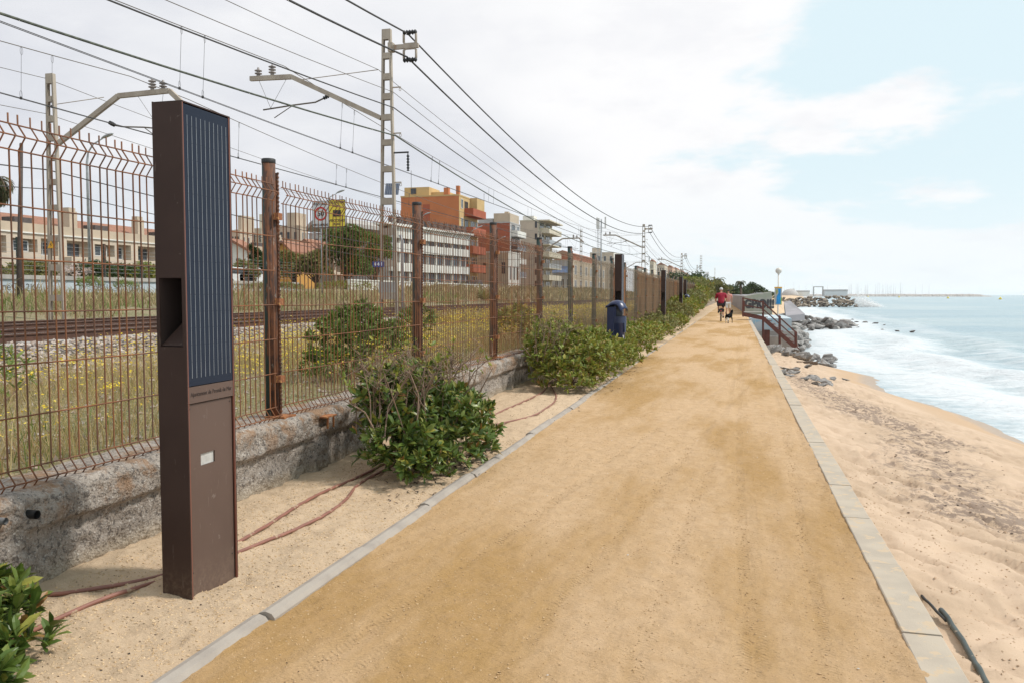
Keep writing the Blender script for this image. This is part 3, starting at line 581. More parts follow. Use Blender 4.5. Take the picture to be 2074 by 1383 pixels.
# ================================================================ CATENARY MASTS
YM, YL = 21.9, 20.25; NEARY = [YM, 89., 153.3, 215.2, 280]; LEFTY = [YL, 82.8, 147, 210]
def mast(label, loc, top, arm, detail=True, sgn=-1):
    """lattice mast with two flanges and batten plates in the X-Z plane; sgn: side of the arm"""
    t = thing('catenary_mast', label, 'catenary mast', loc, 0, 'catenary masts along the railway'); X0, Y0, Z0 = loc; Hh = top-Z0
    wt_, wb = .125, .27
    def hw(z): return wt_+(wb-wt_)*(1-z/Hh)
    f = MB()
    for s in (-1, 1):
        for (a, c, dy) in ((0, .012, .06), ):
            lo, hi = s*hw(-.3), s*hw(Hh); i = -s*.055
            f.add([(lo, -.06, -.3), (lo, .06, -.3), (lo+i*.15, .06, -.3), (lo+i*.15, -.06, -.3), (hi, -.06, Hh), (hi, .06, Hh), (hi+i*.15, .06, Hh), (hi+i*.15, -.06, Hh)], [(0, 1, 2, 3), (7, 6, 5, 4), (0, 4, 5, 1), (1, 5, 6, 2), (2, 6, 7, 3), (3, 7, 4, 0)])
            for yy in (-.06, .053): f.add([(lo, yy, -.3), (lo, yy+.007, -.3), (lo+i, yy+.007, -.3), (lo+i, yy, -.3), (hi, yy, Hh+.001), (hi, yy+.007, Hh+.001), (hi+i, yy+.007, Hh+.001), (hi+i, yy, Hh+.001)], [(0, 1, 2, 3), (7, 6, 5, 4), (0, 4, 5, 1), (1, 5, 6, 2), (2, 6, 7, 3), (3, 7, 4, 0)])
    f.build('flange', M['mast_paint'], t)
    z = Hh
    for gap, plate in ((0, .28), (.36, .16), (.40, .17), (.37, .17), (.40, .16), (.53, .16), (.57, .16), (.72, .18), (.66, .18), (.70, .18), (.74, .18), (.8, .2), (.85, .2)):
        z -= gap; z2 = z-plate
        if z2 < .1: break
        a, c = hw(z)-.008, hw(z2)-.008; pl = MB()
        for yy in (-.067, .0605): pl.add([(-a, yy, z), (a, yy, z), (c, yy, z2), (-c, yy, z2), (-a, yy+.0065, z), (a, yy+.0065, z), (c, yy+.0065, z2), (-c, yy+.0065, z2)], [(0, 1, 2, 3), (7, 6, 5, 4), (0, 4, 5, 1), (1, 5, 6, 2), (2, 6, 7, 3), (3, 7, 4, 0)])
        pl.build('batten_plate', M['mast_paint'], t); z = z2
    s = sgn
    if arm:
        zz_ = arm['z']-Z0; A = MB(); pts = [(s*p[0], 0, p[1]-Z0) for p in arm['pts']]
        for a, c in zip(pts[:-1], pts[1:]): A.bar(a, c, .10, .13)
        ar = A.build('bracket_arm', M['mast_paint'], t)
        for (ix, iz, big) in arm['ins']:
            I = MB(); ix *= s; iz -= Z0; hgt = .30 if big else .25
            I.lathe([(.05, 0), (.055, .04), (.03, .05)]+[(r, .05+k*.02) for k, r in enumerate([.04, .105, .105, .045]*(3 if big else 2))]+[(.03, hgt-.02), (.03, hgt)], (ix, 0, iz), 12); I.build('insulator', M['insulator'], ar)
        S = MB(); a, c = arm['stay']; S.tube([(s*a[0], 0, a[1]-Z0), (s*c[0], 0, c[1]-Z0)], .012, 5); S.build('stay_rod', M['mast_paint'], t)
        G = MB(); rp = [(s*p[0], 0, p[1]-Z0) for p in arm['reg']]; G.tube(rp, .022, 6)
        for q in arm['v']: G.tube([(s*q[0][0], 0, q[0][1]-Z0), (s*q[1][0], 0, q[1][1]-Z0)], .006, 4)
        G.tube([(rp[1][0], 0, rp[1][2]), (rp[1][0]-s*-.0+s*.55, -.1, rp[1][2]-.35)], .014, 5); G.build('registration_arm', M['copper_wire'], ar)
        I = MB(); i0, i1 = Vector(rp[-1]), Vector((s*arm['iso'][0], 0, arm['iso'][1]-Z0)); I.tube([i0.lerp(i1, k/8) for k in range(9)], [.02, .06, .03, .065, .03, .065, .03, .06, .02], 8); I.build('rod_insulator', M['black_paint'], ar)
    if detail == 2 or detail is True:
        if sgn < 0:
            B = MB(); B.box(.10, .93, -.04, .04, Hh-.56, Hh-.44); B.box(.06, .2, -.09, .09, Hh-.62, Hh-.38); fb = B.build('feeder_bracket', M['mast_paint'], t)
            for zz in (Hh-.44, Hh-.87):
                L = MB(); x0, x1 = .50, .86; z0_, z1_ = zz, zz+.31
                pts = [(x0, 0, z0_), (x0+.05, 0, z0_), (x1-.05, 0, z0_), (x1, 0, z0_+.05), (x1, 0, z1_), (x0, 0, z1_), (x0-.0, 0, z0_+.05), (x0+.05, 0, z0_)]
                if zz == Hh-.87: z0_, z1_ = z0_, z1_
                L.tube([(x0, 0, z0_+.05), (x0, 0, z1_-.05), (x0+.05, 0, z1_), (x1-.05, 0, z1_), (x1, 0, z1_-.05), (x1, 0, z0_+.05), (x1-.05, 0, z0_), (x0+.05, 0, z0_), (x0, 0, z0_+.05)], .034, 6); lp = L.build('feeder_clamp', M['mast_paint'], fb)
                J = MB(); zi = z1_ if zz > Hh-.5 else z0_
                J.tube([(x0-.02+k*.04, .0, zi) for k in range(11)], [.035, .075]*5+[.035], 7); J.build('ribbed_insulator', M['black_plastic'], fb)
            B = MB(); B.box(.15, .62, -.02, .02, 5.06-.6+Hh-7.95+.10, 5.06-.6+Hh-7.95+.14); zc = 5.06-.6+Hh-7.95+.1
            B.tube([(.6, 0, zc)]+[(.6, 0, zc-.05-.04*k) for k in range(12)], [.01]+[.02, .045]*6, 7); B.build('hanging_insulator', M['black_paint'], t)
            for zz in (5.1+Hh-7.95, 3.75+Hh-7.95, 6.35+Hh-7.95): B = MB(); B.box(.16, .40, -.015, .015, zz, zz+.03); B.tube([(.38+.03*math.cos(a/4*math.pi), 0, zz-.05+.04*math.sin(a/4*math.pi)) for a in range(9)], .008, 5); B.build('hook', M['mast_paint'], t)
    return t
ARM_N = dict(z=0, pts=[(.19, 6.29), (2.94, 7.60), (4.26, 7.63)], ins=[(4.0, 7.68, False), (3.55, 7.68, True)], stay=((.28, 7.62), (2.6, 7.50)), reg=[(3.86, 6.72), (2.9, 6.80), (2.2, 6.84), (1.95, 6.93)], iso=(1.72, 7.02), v=[((4.0, 7.6), (3.62, 6.76)), ((3.1, 7.55), (3.62, 6.76))])
ARM_L = dict(z=0, pts=[(.2, 5.73), (2.29, 6.96), (3.95, 7.0), (4.45, 6.55)], ins=[(3.4, 7.05, True), (3.75, 7.05, False)], stay=((.2, 6.85), (1.8, 6.95)), reg=[(3.9, 5.95), (3.1, 6.05), (2.4, 6.1), (2.15, 6.15)], iso=(1.95, 6.25), v=[((3.75, 6.95), (3.6, 6.0)), ((2.9, 6.95), (3.6, 6.0))])
nl = ['nearest tall beige catenary mast, with long arm, twin feeder bracket and small blue number plate', 'beige catenary mast with feeder bracket just right of the antenna pole', 'small beige catenary mast with feeder bracket above the green hedge', 'tiny beige catenary mast with feeder bracket beside a taller lattice mast', 'faintest far catenary mast rising behind the dark trees at the path end']
m0 = mast(nl[0], (-9.4, YM, .5), 8.69, ARM_N)
for y, lb in zip(NEARY[1:], nl[1:]): dup(m0, (-9.4, y, .55), 0, lb)
# number plate on the first mast and things fixed to it
q = aty(770, 536, YM-.07); pl = MB().box(q[0]-.22, q[0]+.12, YM-.085, YM-.078, q[2]-.075, q[2]+.075).build('number_plate', M['blue_sign'], m0, (-9.4, YM, .5))
text('lettering', '4 4 1', .13, M['white_paint'], pl, (q[0]-.05+9.4, -.087, q[2]-.5), (math.pi/2, 0, 0), bold=.004)
MB().tube([(-8.98, YM, .3), (-8.99, YM, 2.9), (-9.05, YM, 3.05)], .045, 8).build('conduit', M['galvanised'], m0, (-9.4, YM, .5))
MB().box(-9.68, -9.16, YM-.068, YM+.068, 1.45, 1.75).build('anchor_plate', M['concrete'], m0, (-9.4, YM, .5))
ll = ['beige catenary mast of the far track with warning triangle, seen through the fence at left', 'catenary mast of the far track, its arm showing beside the cream balcony block', 'small far-track catenary mast in front of the long pale houses']
l0 = mast(ll[0], (-19.1, YL, .6), 7.72, ARM_L, detail=0, sgn=1)
for y, lb in zip(LEFTY[1:], ll[1:]): dup(l0, (-19.1, y, .6), 0, lb)
q = aty(104, 497, YL-.07); tp = MB().prism([(q[0]-.13, q[2]-.09), (q[0]+.13, q[2]-.09), (q[0], q[2]+.13)], 1, YL-.085, YL-.078).build('warning_triangle', M['orange_sign'], l0, (-19.1, YL, .6))
MB().prism([(q[0]-.02, q[2]-.05), (q[0]+.03, q[2]+.0), (q[0]+.0, q[2]+.0), (q[0]+.02, q[2]+.07), (q[0]-.04, q[2]+.01), (q[0], q[2]+.0)], 1, YL-.088, YL-.0855).build('bolt_symbol', M['black_paint'], tp, (-19.1, YL, .6))
def thin_mast(label, x, y, z0, top, w=.3, n=14, name='lattice_mast', cat='lattice mast', mat='mast_paint'):
    t = thing(name, label, cat, (x, y, z0)); b = MB()
    for s in (-1, 1): b.bar((s*w/2, 0, -.3), (s*w/2*.8, 0, top-z0), .07, .05)
    b.build('upright', M[mat], t); b = MB()
    for i in range(n): z = (i+.5)*(top-z0)/n; b.box(-w/2*.93, w/2*.93, -.02, .02, z-.09, z+.07)
    b.build('crosspiece', M[mat], t); return t
p_ = atx(1177, 464, -21.5); thin_mast('slim lattice mast standing between the cream balcony block and the long pale house', -21.5, p_[1], .8, p_[2])
p_ = atx(1420, 517, -9.4); thin_mast('tallest far lattice mast above the hedge, beside a small mast with feeder bracket', -9.4, p_[1], .6, p_[2], .55, 18)
p_ = atx(1448, 543, -9.0); thin_mast('faint thin pole mast rising from the dark trees at the end of the path', -9.0, p_[1], .6, p_[2], .3, 8)
# ================================================================ OVERHEAD WIRES
def catz(y, Ys, z, sag):
    for a, c in zip(Ys[:-1], Ys[1:]):
        if a <= y <= c: u = (y-a)/(c-a); return z-4*sag*u*(1-u)
    return z
NY = [YM-66]+NEARY; LY = [YL-62]+LEFTY+[272]
def wire(name, label, cat, x, z, sag, Ys, r, mat='wire', group='overhead lines', step=2.5, xo=None):
    b = MB(); pts = []; y = -8
    ys = sorted(set([round(v, 3) for v in np.arange(-8, 90, step)]+[round(v, 3) for v in np.arange(90, Ys[-1], 5)]+[v for v in Ys if v > -8]))
    pts = [(x+(xo(y) if xo else 0), y, catz(y, Ys, z, sag)) for y in ys]; b.tube(pts, r, 5); return tag(b.build(name, M[mat]), label, cat, group)
wire('feeder_cable', 'thick black feeder cable, the upper of two on the nearest mast top bracket', 'cable', -8.78, 8.53, 1.6, NY, .024)
wire('feeder_cable', 'thick black feeder cable, the lower of two on the nearest mast top bracket', 'cable', -8.80, 7.90, 1.65, NY, .026)
wire('earth_wire', 'thin wire meeting the nearest mast just under its second opening', 'wire', -9.66, 7.62, 1.3, NY, .008, 'copper_wire')
wire('earth_wire', 'thin wire passing right of the nearest mast, between the earth wire and the thick cable', 'wire', -9.22, 6.98, 1.4, NY, .008, 'copper_wire')
wire('feeder_cable', 'medium dark cable passing the nearest mast just above the foot of its arm', 'cable', -9.2, 6.55, 1.3, NY, .016)
wire('twisted_cable', 'greenish twisted cable, lowest of the lines fixed to the nearest mast', 'cable', -9.15, 5.78, 1.25, NY, .020, 'twisted_wire')
wire('earth_wire', 'thin wire on the very top of the far-track mast at left', 'wire', -19.25, 7.6, .9, LY, .009, 'copper_wire')
wire('earth_wire', 'thin wire on the far-track mast at left, level with its stay rod', 'wire', -19.28, 6.6, .9, LY, .009, 'copper_wire')
wire('telephone_cable', 'dark low cable behind the fence, hung below the arm of the far-track mast at left', 'cable', -19.3, 5.0, .9, LY, .018)
wire('telephone_cable', 'second dark low cable beneath the arm of the far-track mast at left', 'cable', -19.35, 4.45, 1.1, LY, .014)
def catenary(label, xc, zc, zm, sag, Ys, dx, seed):
    t = thing('catenary_line', label, 'catenary line', (xc, 0, zc), 0, 'catenary lines over the tracks')
    def stg(y): 
        k = 0
        for i, (a, c) in enumerate(zip(Ys[:-1], Ys[1:])):
            if a <= y <= c: u = (y-a)/(c-a); s0 = dx*(1 if i % 2 else -1)*-1; return s0*(1-u)+(-s0)*u
        return 0
    ysn = list(np.arange(-8, 90, 2.5))+list(np.arange(90, Ys[-1], 6.))
    for off, nm in ((0, 'contact_wire'), (.06, 'contact_wire')):
        b = MB(); b.tube([(stg(y)+off, y, 0) for y in ysn], .0085, 5); b.build(nm, M['wire'], t)
    b = MB(); b.tube([(stg(y)*.6+.03, y, catz(y, Ys, zm, sag)-zc) for y in ysn], .011, 5); b.build('messenger_wire', M['copper_wire'], t)
    for i, (a, c) in enumerate(zip(Ys[:-1], Ys[1:])):
        if a > 100: break
        n = 8
        for k in range(n):
            for dy in (-.45, .45):
                y = a+(c-a)*(k+.5)/n+dy
                if y < 3: continue
                zt = catz(y, Ys, zm, sag)-zc; D = MB(); xx = stg(y); D.tube([(xx+.03, y, .0), (xx*.6+.03, y, zt)], .0055, 4)
                if y < 40:
                    D.tube([(xx+.03, y+.04*math.sin(a_), .09+.09*math.cos(a_)) for a_ in np.linspace(0, 6.28, 9)], .004, 4); D.tube([(xx*.6+.03, y+.04*math.sin(a_), zt-.09+.09*math.cos(a_)) for a_ in np.linspace(0, 6.28, 9)], .004, 4)
                    D.box(xx+.01, xx+.05, y-.02, y+.02, -.02, .04)
                D.build('dropper', M['wire'], t, fix=False)
catenary('pair of contact wires with droppers hung from a messenger wire over the nearer track', -12.5, 6.22, 7.95, 1.15, NY, .25, 1)
catenary('contact wires with droppers hung from a messenger wire over the farther inland track', -15.75, 5.87, 7.3, 1.05, LY, .15, 2)
# ================================================================ BOUNDARY WALL, ROAD POSTS, LAMPS AND SIGNS BEYOND THE TRACKS
bw = thing('painted_wall', 'long low pale blue wall with scrawled graffiti and light coping beyond the tracks', 'wall', (-32, 30, 1.4))
MB().box(-.15, .15, -10, 27, -.1, .70).build('wall_face', M['graffiti_wall_paint'], bw); MB().box(-.35, .25, -10, 27, .704, .90).build('coping', M['concrete'], bw)
q0 = atx(4, 581, -31.85)
yy_ = q0[1]-30
for w_, dz_, ro_ in (('neG R2K/n', .02, .03), ('-Q', -.04, -.05), ('oBALa', .05, .04), ('08lA', -.02, -.03)):
    text('graffiti', w_, .50, M['graf_black'], bw, (.153, yy_, .33+dz_), (math.pi/2, ro_, math.pi/2), 'LEFT', ext=.002, sx=1.0); yy_ += len(w_)*.38+.7
gp = MB().box(-.06, .06, -.06, .06, 0, 1.75).build('post', M['post_green'], bw, loc=(-.1, 0, .9))
for px_ in (38, 125, 212, 287): q = atx(px_, 560, -32.1); cp(gp, (-.1, q[1]-30, .9), bw)
bpy.data.objects.remove(gp)
fm_ = MB()
for z in np.arange(.25, 1.65, .2): fm_.tube([(-.1, -10, .9+z), (-.1, 27, .9+z)], .006, 4)
fm_.build('wire_strand', M['galvanised'], bw)
w2 = thing('road_parapet', 'low white parapet wall beside the inland road, behind the nearest mast', 'wall', (-33, 80, 2.0)); MB().box(-.15, .15, -12, 34, -.3, .62).build('parapet_face', M['stucco_white'], w2); MB().box(-.22, .22, -12, 34, .624, .74).build('coping', M['stucco_white'], w2)
pole = thing('wooden_pole', 'dark leaning wooden pole standing behind the fence at far left', 'pole', (-27, 29.5, 1.4)); q = aty(43, 292, 29.5)
MB().tube([(atx(37, 560, -27)[0]+27, atx(37, 560, -27)[1]-29.5, -.3), (q[0]+27, 0, q[2]-1.4)], [.11, .07], 10).build('pole_shaft', M['dark_wood'], pole)
lampl = ['grey street lamp rising behind the fence just left of the nearest solar column', 'grey street lamp whose head shows above the yellow speed sign', 'grey street lamp in front of the white ribbon-window building', 'grey street lamp at the right end of the orange apartment block', 'grey street lamp in front of the red brick block']
l_ = None
for (px_, py_), lb in zip(((222, 275), (693, 388), (868, 433), (974, 460), (1021, 481)), lampl):
    Zd = 9.1*1700/(VY-py_); q = _C+_ray(px_, py_)*(Zd)   # head of a ten metre lamp
    loc = (q[0]-1.6, q[1], 2.1)
    if l_ is None:
        l_ = thing('street_lamp', lb, 'street lamp', loc, 0, 'street lamps along the inland road'); hz_ = q[2]-2.1
        MB().tube([(0, 0, -.3), (0, 0, hz_-1.5), (.1, 0, hz_-.9), (.45, 0, hz_-.45), (1.1, 0, hz_-.15)], [.09, .07, .05, .045, .04], 8).build('pole', M['galvanised'], l_)
        b = MB(); b.T = Matrix.Translation((1.45, 0, hz_)) @ Matrix.Rotation(-.3, 4, 'Y'); b.lathe([(.02, -.07), (.12, -.05), (.14, 0), (.08, .07)], n=10, sx=3.2, sy=1.1); b.build('lamp_head', M['galvanised'], l_)
    else: dup(l_, loc, 0, lb)
# speed display signs
sg = thing('speed_sign', 'white sign with red 50 circle joined to a yellow speed display sign', 'road sign', (0, 0, 0))
qc = atx(650, 435, -27); ppm = F/((qc-_C)@_f); sg.location = (qc[0], qc[1], 1.7); hz0 = qc[2]-1.7
sg.rotation_euler = (0, 0, 0); W_ = 36/ppm; H_ = 54/ppm
def plate(x0, w, h, mat, nm, par):
    b = MB(); r = .07*w; pts = []
    for cx_, cz_, a0 in ((x0+w/2-r, h/2-r, 0), (x0-w/2+r, h/2-r, 90), (x0-w/2+r, -h/2+r, 180), (x0+w/2-r, -h/2+r, 270)):
        for k in range(4): a = R(a0+k*30); pts.append((cx_+r*math.cos(a), hz0+cz_+r*math.sin(a)))
    return b.prism(pts, 1, -.03, .0).build(nm, mat, par)
MB().tube([(0, .08, -.5), (0, .08, hz0+.6*H_)], .07, 8).build('sign_post', M['galvanised'], sg)
bk = plate(0, W_+.04, H_, M['black_paint'], 'sign_frame', sg); wp = plate(0, W_-.04, H_-.08, M['sign_white'], 'white_plate', sg); wp.location = (0, -.004, 0)
b = MB(); ri, ro = W_*.29, W_*.39
n = 40; vs = [(r*math.cos(2*math.pi*k/n), yy, hz0+.02*H_+r*math.sin(2*math.pi*k/n)) for yy in (-.045, -.036) for r in (ri, ro) for k in range(n)]
b.add(vs, [(k, (k+1) % n, n+(k+1) % n, n+k) for k in range(n)]+[(2*n+k, 3*n+k, 3*n+(k+1) % n, 2*n+(k+1) % n) for k in range(n)]); b.build('red_circle', M['red_sign'], wp)
text('lettering', '50', W_*.42, M['black_paint'], wp, (0, -.04, hz0+.02*H_), (math.pi/2, 0, 0), bold=.012)
text('lettering', 'RECORDI', W_*.19, M['black_paint'], wp, (0, -.04, hz0+.38*H_), (math.pi/2, 0, 0), bold=.006)
text('lettering', 'RECUERDE', W_*.19, M['black_paint'], wp, (0, -.04, hz0-.40*H_), (math.pi/2, 0, 0), bold=.006)
bk2 = plate(W_, W_+.02, H_*1.02, M['black_paint'], 'sign_frame', sg); bk2.location = (0, .001, .04); yp = plate(W_, W_-.04, H_-.06, M['yellow_sign'], 'yellow_plate', sg); yp.location = (0, -.005, .04)
for tx, zf in (('VELOCITAT', .40), ('REAL', .27), ('VELOCIDAD', -.27), ('REAL', -.40)): text('lettering', tx, W_*.18, M['black_paint'], yp, (W_, -.04, hz0+zf*H_), (math.pi/2, 0, 0), bold=.006)
b = MB().box(W_*.76, W_*1.24, -.055, -.034, hz0-.12*H_, hz0+.12*H_); b.build('speed_display', M['black_paint'], yp)
# solar panel and small mast box behind the nearest mast
q = atx(795, 384, -30); ppm = F/((q-_C)@_f); sp_ = thing('solar_panel_pole', 'dark blue solar panel on a pole, seen beside the shaft of the nearest mast', 'solar panel', (q[0], q[1], 1.9))
MB().tube([(0, 0, -.3), (0, 0, q[2]-1.9)], .06, 8).build('pole', M['galvanised'], sp_); b = MB(); w_ = 15/ppm; b.T = Matrix.Translation((0, -.1, q[2]-1.9)) @ Matrix.Rotation(-.25, 4, 'X') @ Matrix.Rotation(.03, 4, 'Y'); b.box(-w_, w_, -.03, .03, -12/ppm, 12/ppm); pn = b.build('panel', M['solar_cell_far'], sp_)
b = MB(); b.T = Matrix.Translation((0, -.1, q[2]-1.9)) @ Matrix.Rotation(-.25, 4, 'X') @ Matrix.Rotation(.03, 4, 'Y')
for k in range(-3, 4): b.box(k*w_/3.5-.012, k*w_/3.5+.012, -.034, -.031, -11.5/ppm, 11.5/ppm)
b.build('cell_line', M['galvanised'], pn)
# antenna mast
q = atx(1218, 440, -23); an = thing('antenna_mast', 'grey phone antenna mast with three tall panels and a ladder side', 'antenna mast', (q[0], q[1], 1.0)); ht = q[2]-1.0; s_ = ht/15.
b = MB(); b.tube([(0, 0, -.3), (0, 0, ht-.4*s_)], [.16, .12], 8); b.build('mast_tube', M['galvanised'], an)
b = MB(); xx = -.42
for s in (0, 1): b.tube([(xx-s*.28, 0, 0), (xx-s*.28, 0, ht-2*s_)], .04, 5)
for k in range(36): z = k*(ht-2*s_)/36; b.bar((xx, 0, z), (xx-.28, 0, z+.2), .035)
for k in range(6): z = k*ht/6.5+.5; b.bar((xx, 0, z), (0, 0, z), .04)
b.build('ladder', M['galvanised'], an)
b = MB(); b.bar((-.75, 0, ht-2.1*s_), (.75, 0, ht-2.1*s_), .08); b.build('crossbar', M['galvanised'], an)
for x, z in ((-.75, 0), (-.45, -.1), (.72, .1)): MB().box(x-.14, x+.14, -.1, .1, ht-2.2*s_+z, ht+z-.1).build('antenna_panel', M['white_paint'], an, bevel=.03)
# ================================================================ BUILDINGS
_WM = {}
def win(root, face, u, z, w, h, frame='shutter_white', glass='glass_dark', name='window', out=0., D=0):
    k = (frame, glass, name)
    if k not in _WM:
        b = MB(); f = .06; b.box(-.5, .5, -.05, .03, 0, f); b.box(-.5, .5, -.05, .03, 1-f, 1); b.box(-.5, -.5+f, -.05, .03, f, 1-f); b.box(.5-f, .5, -.05, .03, f, 1-f); b.box(-.02, .02, -.04, .03, f, 1-f); b.m = 1; b.box(-.5+f, .5-f, -.02, .02, f, 1-f)
        o = b.build(name, (M[frame], M[glass]), None); _WM[k] = o.data; bpy.data.objects.remove(o)
    o = bpy.data.objects.new(name, _WM[k]); COL.objects.link(o); o.parent = root; o.scale = (w, 1, h)
    if face == 'S': o.location = (u, -.0-out, z)
    else: o.location = (out, u, z); o.rotation_euler = (0, 0, math.pi/2)
    return o
def bld(name, label, Xc, xl, xc, xr, ytop, z0, ms, mf=None, cat='building', flat=True, group=None, Wmin=None):
    c = atx(xc, ytop, Xc); Xl = aty(xl, ytop, c[1])[0]; Yf = atx(xr, VY-20, Xc)[1]; Wd, Dp, hh = c[0]-Xl, Yf-c[1], c[2]-z0
    t = thing(name, label, cat, (Xc, c[1], z0), 0, group); mf = mf or ms
    b = MB(); b.box(-Wd, -.05, 0, Dp, -.5, hh); b.build('wall', M[ms], t)
    MB().box(-.05, .0, .0, Dp, -.5, hh-.003).build('front_wall', M[mf], t)
    if flat: MB().box(-Wd-.06, .06, -.06, Dp+.06, hh+.001, hh+.22).build('parapet', M[mf], t)
    return t, Wd, Dp, hh, F/((c-_C)@_f)
def balc(t, y0, y1, z, out, slab, rail, h=1.0, face='E'):
    b = MB(); b.box(.001, out, y0, y1, z-.18, z); b.m = 1
    b.box(out-.08, out, y0, y1, z+.002, z+h); b.box(.002, out-.08, y0, y0+.08, z+.002, z+h); b.box(.002, out-.08, y1-.08, y1, z+.002, z+h); b.build('balcony', (M[slab], M[rail]), t)
# orange apartment block
t, W_, D_, h_, pp = bld('apartment_block', 'bright orange apartment block with yellow penthouse and red orange balconies', -42, 812, 930, 968, 397, 2, 'stucco_orange', 'stucco_yellow')
MB().box(-W_*.98, -W_*.55, 1, 6, h_+.22, h_+.22+22/pp*.85).build('penthouse', M['stucco_yellow'], t); MB().box(-W_*.62, -W_*.25, 2, 7, h_+.22, h_+.22+9/pp).build('roof_room', M['stucco_yellow'], t)
MB().box(-W_*.28, -W_*.2, .5, 1.3, h_+.22, h_+1.4).build('chimney', M['stucco_orange'], t); MB().box(-W_*.01-.5, -.1, .2, .9, h_+.22, h_+1.6).build('chimney', M['stucco_orange'], t)
MB().box(-W_*.62, -W_*.50, -.02, .1, h_-4.5, h_-1.2).build('stair_recess', M['balcony_red'], t)
win(t, 'S', -W_*.82, h_+.6, .9, .9, 'shade_dark', out=-.95); win(t, 'S', -W_*.97+1.0, h_-4.6, 1.4, .7, 'shade_dark'); win(t, 'S', -W_*.5+1.0, h_-7.5, 1.4, .7, 'shade_dark')
nfl = 5; fh = h_/nfl
for k in range(nfl):
    z = k*fh+.2
    win(t, 'E', D_*.14, z+.9, D_*.10, 1.5); win(t, 'E', D_*.36, z+.1, D_*.18, 2.1, 'shade_dark', 'glass_dark', 'balcony_door'); win(t, 'E', D_*.70, z+.9, D_*.22, 1.3, 'shutter_white'); win(t, 'E', D_*.92, z+.9, D_*.1, 1.3)
    if k: balc(t, D_*.26, D_*.98, z, 1.5, 'balcony_red', 'balcony_red', 1.05)
MB().box(.01, 1.2, D_*.56, D_*.99, h_-2.6, h_+.21).build('upper_bay', M['stucco_yellow'], t)
MB().tube([(-W_*.9, 2, h_), (-W_*.9, 2, h_+4.5)], .04, 4).build('aerial', M['wire'], t)
# white block with ribbon windows, turned towards the sea
c0 = aty(790, 461, 96); ang = math.atan((1836-CX)/F)-YAW*1.0
t = thing('office_block', 'long white three storey block with dark ribbon windows and curved roof canopy', 'building', (c0[0], c0[1], 2), -ang); hh = c0[2]-2; L_ = 33.
d_ = np.array([math.sin(ang), math.cos(ang)]); 
for L_ in np.arange(20, 80, .5):
    p = np.array([c0[0]+d_[0]*L_, c0[1]+d_[1]*L_, 5]); v = p-_C; 
    if CX+F*(v@_r)/(v@_f) > 929: break
MB().box(-7, -.25, 0, L_, -.5, hh).build('wall', M['stucco_grey'], t)
for z0_, z1_, x_, mt in ((0, .9, .0, 'stucco_white'), (hh*.30, hh*.44, .25, 'stucco_white'), (hh*.62, hh*.76, .25, 'stucco_white'), (hh-1.2, hh+.2, .35, 'stucco_white')): MB().box(-.25, x_, -.02, L_+.02, z0_, z1_).build('facade_band', M[mt], t)
for z0_ in (.95, hh*.44, hh*.76):
    nb = 9; z1_ = {.95: hh*.30}.get(z0_, z0_+hh*.18)
    for i in range(nb):
        y = L_*(i+.5)/nb; win(t, 'E', y, z0_+.02, L_/nb*.62, z1_-z0_-.06, 'shade_dark', out=-.17)
        MB().box(-.25, .05, y+L_/nb*.5-.12, y+L_/nb*.5+.12, z0_+.001, z1_-.001).build('pier', M['stucco_white'], t) if i < nb-1 else None
MB().box(-7.5, .8, -2, L_+.5, hh+.21, hh+.5).build('roof_slab', M['stucco_white'], t)
b = MB()
for i in range(12):
    y = L_*(i+.3)/12; b.box(-.6, -.1, y, y+L_/19, hh+.5, hh+1.5)
b.build('roof_fin', M['shade_dark'], t)
b = MB(); x_ = 0; prev = None
pts = [(-5.6+i*.5, hh-.9+1.2*math.sin((i/11)**.8*math.pi*.9)) for i in range(12)]
for a, c in zip(pts[:-1], pts[1:]): b.add([(a[0], -9, a[1]), (c[0], -9, c[1]), (c[0], -2.01, c[1]), (a[0], -2.01, a[1]), (a[0], -9, a[1]+.45), (c[0], -9, c[1]+.45), (c[0], -2.01, c[1]+.45), (a[0], -2.01, a[1]+.45)], [(0, 1, 2, 3), (7, 6, 5, 4), (0, 4, 5, 1), (1, 5, 6, 2), (2, 6, 7, 3), (3, 7, 4, 0)])
b.build('curved_canopy', M['concrete'], t)
# red brick block
t, W_, D_, h_, pp = bld('apartment_block', 'red brick side wall block with grey front balconies, right of the orange one', -42, 968, 1033, 1054, 452, 2, 'brick_red', 'stucco_grey')
MB().box(-W_*.52, -.1, .3, D_*.9, h_+.22, h_+20/pp).build('attic', M['stucco_beige'], t); MB().box(-W_, -W_*.55, .2, 5, h_+.22, h_+10/pp).build('roof_room', M['stucco_grey'], t)
MB().box(-W_*.3, -W_*.18, 3, 4, h_+20/pp, h_+26/pp).build('chimney', M['stucco_beige'], t); MB().tube([(-W_*.9, 2, h_), (-W_*.9, 2, h_+6)], .04, 4).build('aerial', M['wire'], t)
nfl = 5; fh = h_/nfl
for k in range(nfl):
    z = k*fh+.2; win(t, 'E', D_*.3, z+.1, D_*.3, 2.1, 'shade_dark', 'glass_dark', 'balcony_door'); win(t, 'E', D_*.75, z+.9, D_*.22, 1.3)
    if k: balc(t, D_*.1, D_*.95, z, 1.3, 'stucco_grey', 'glass_dark' if k % 2 else 'stucco_white', 1.0)
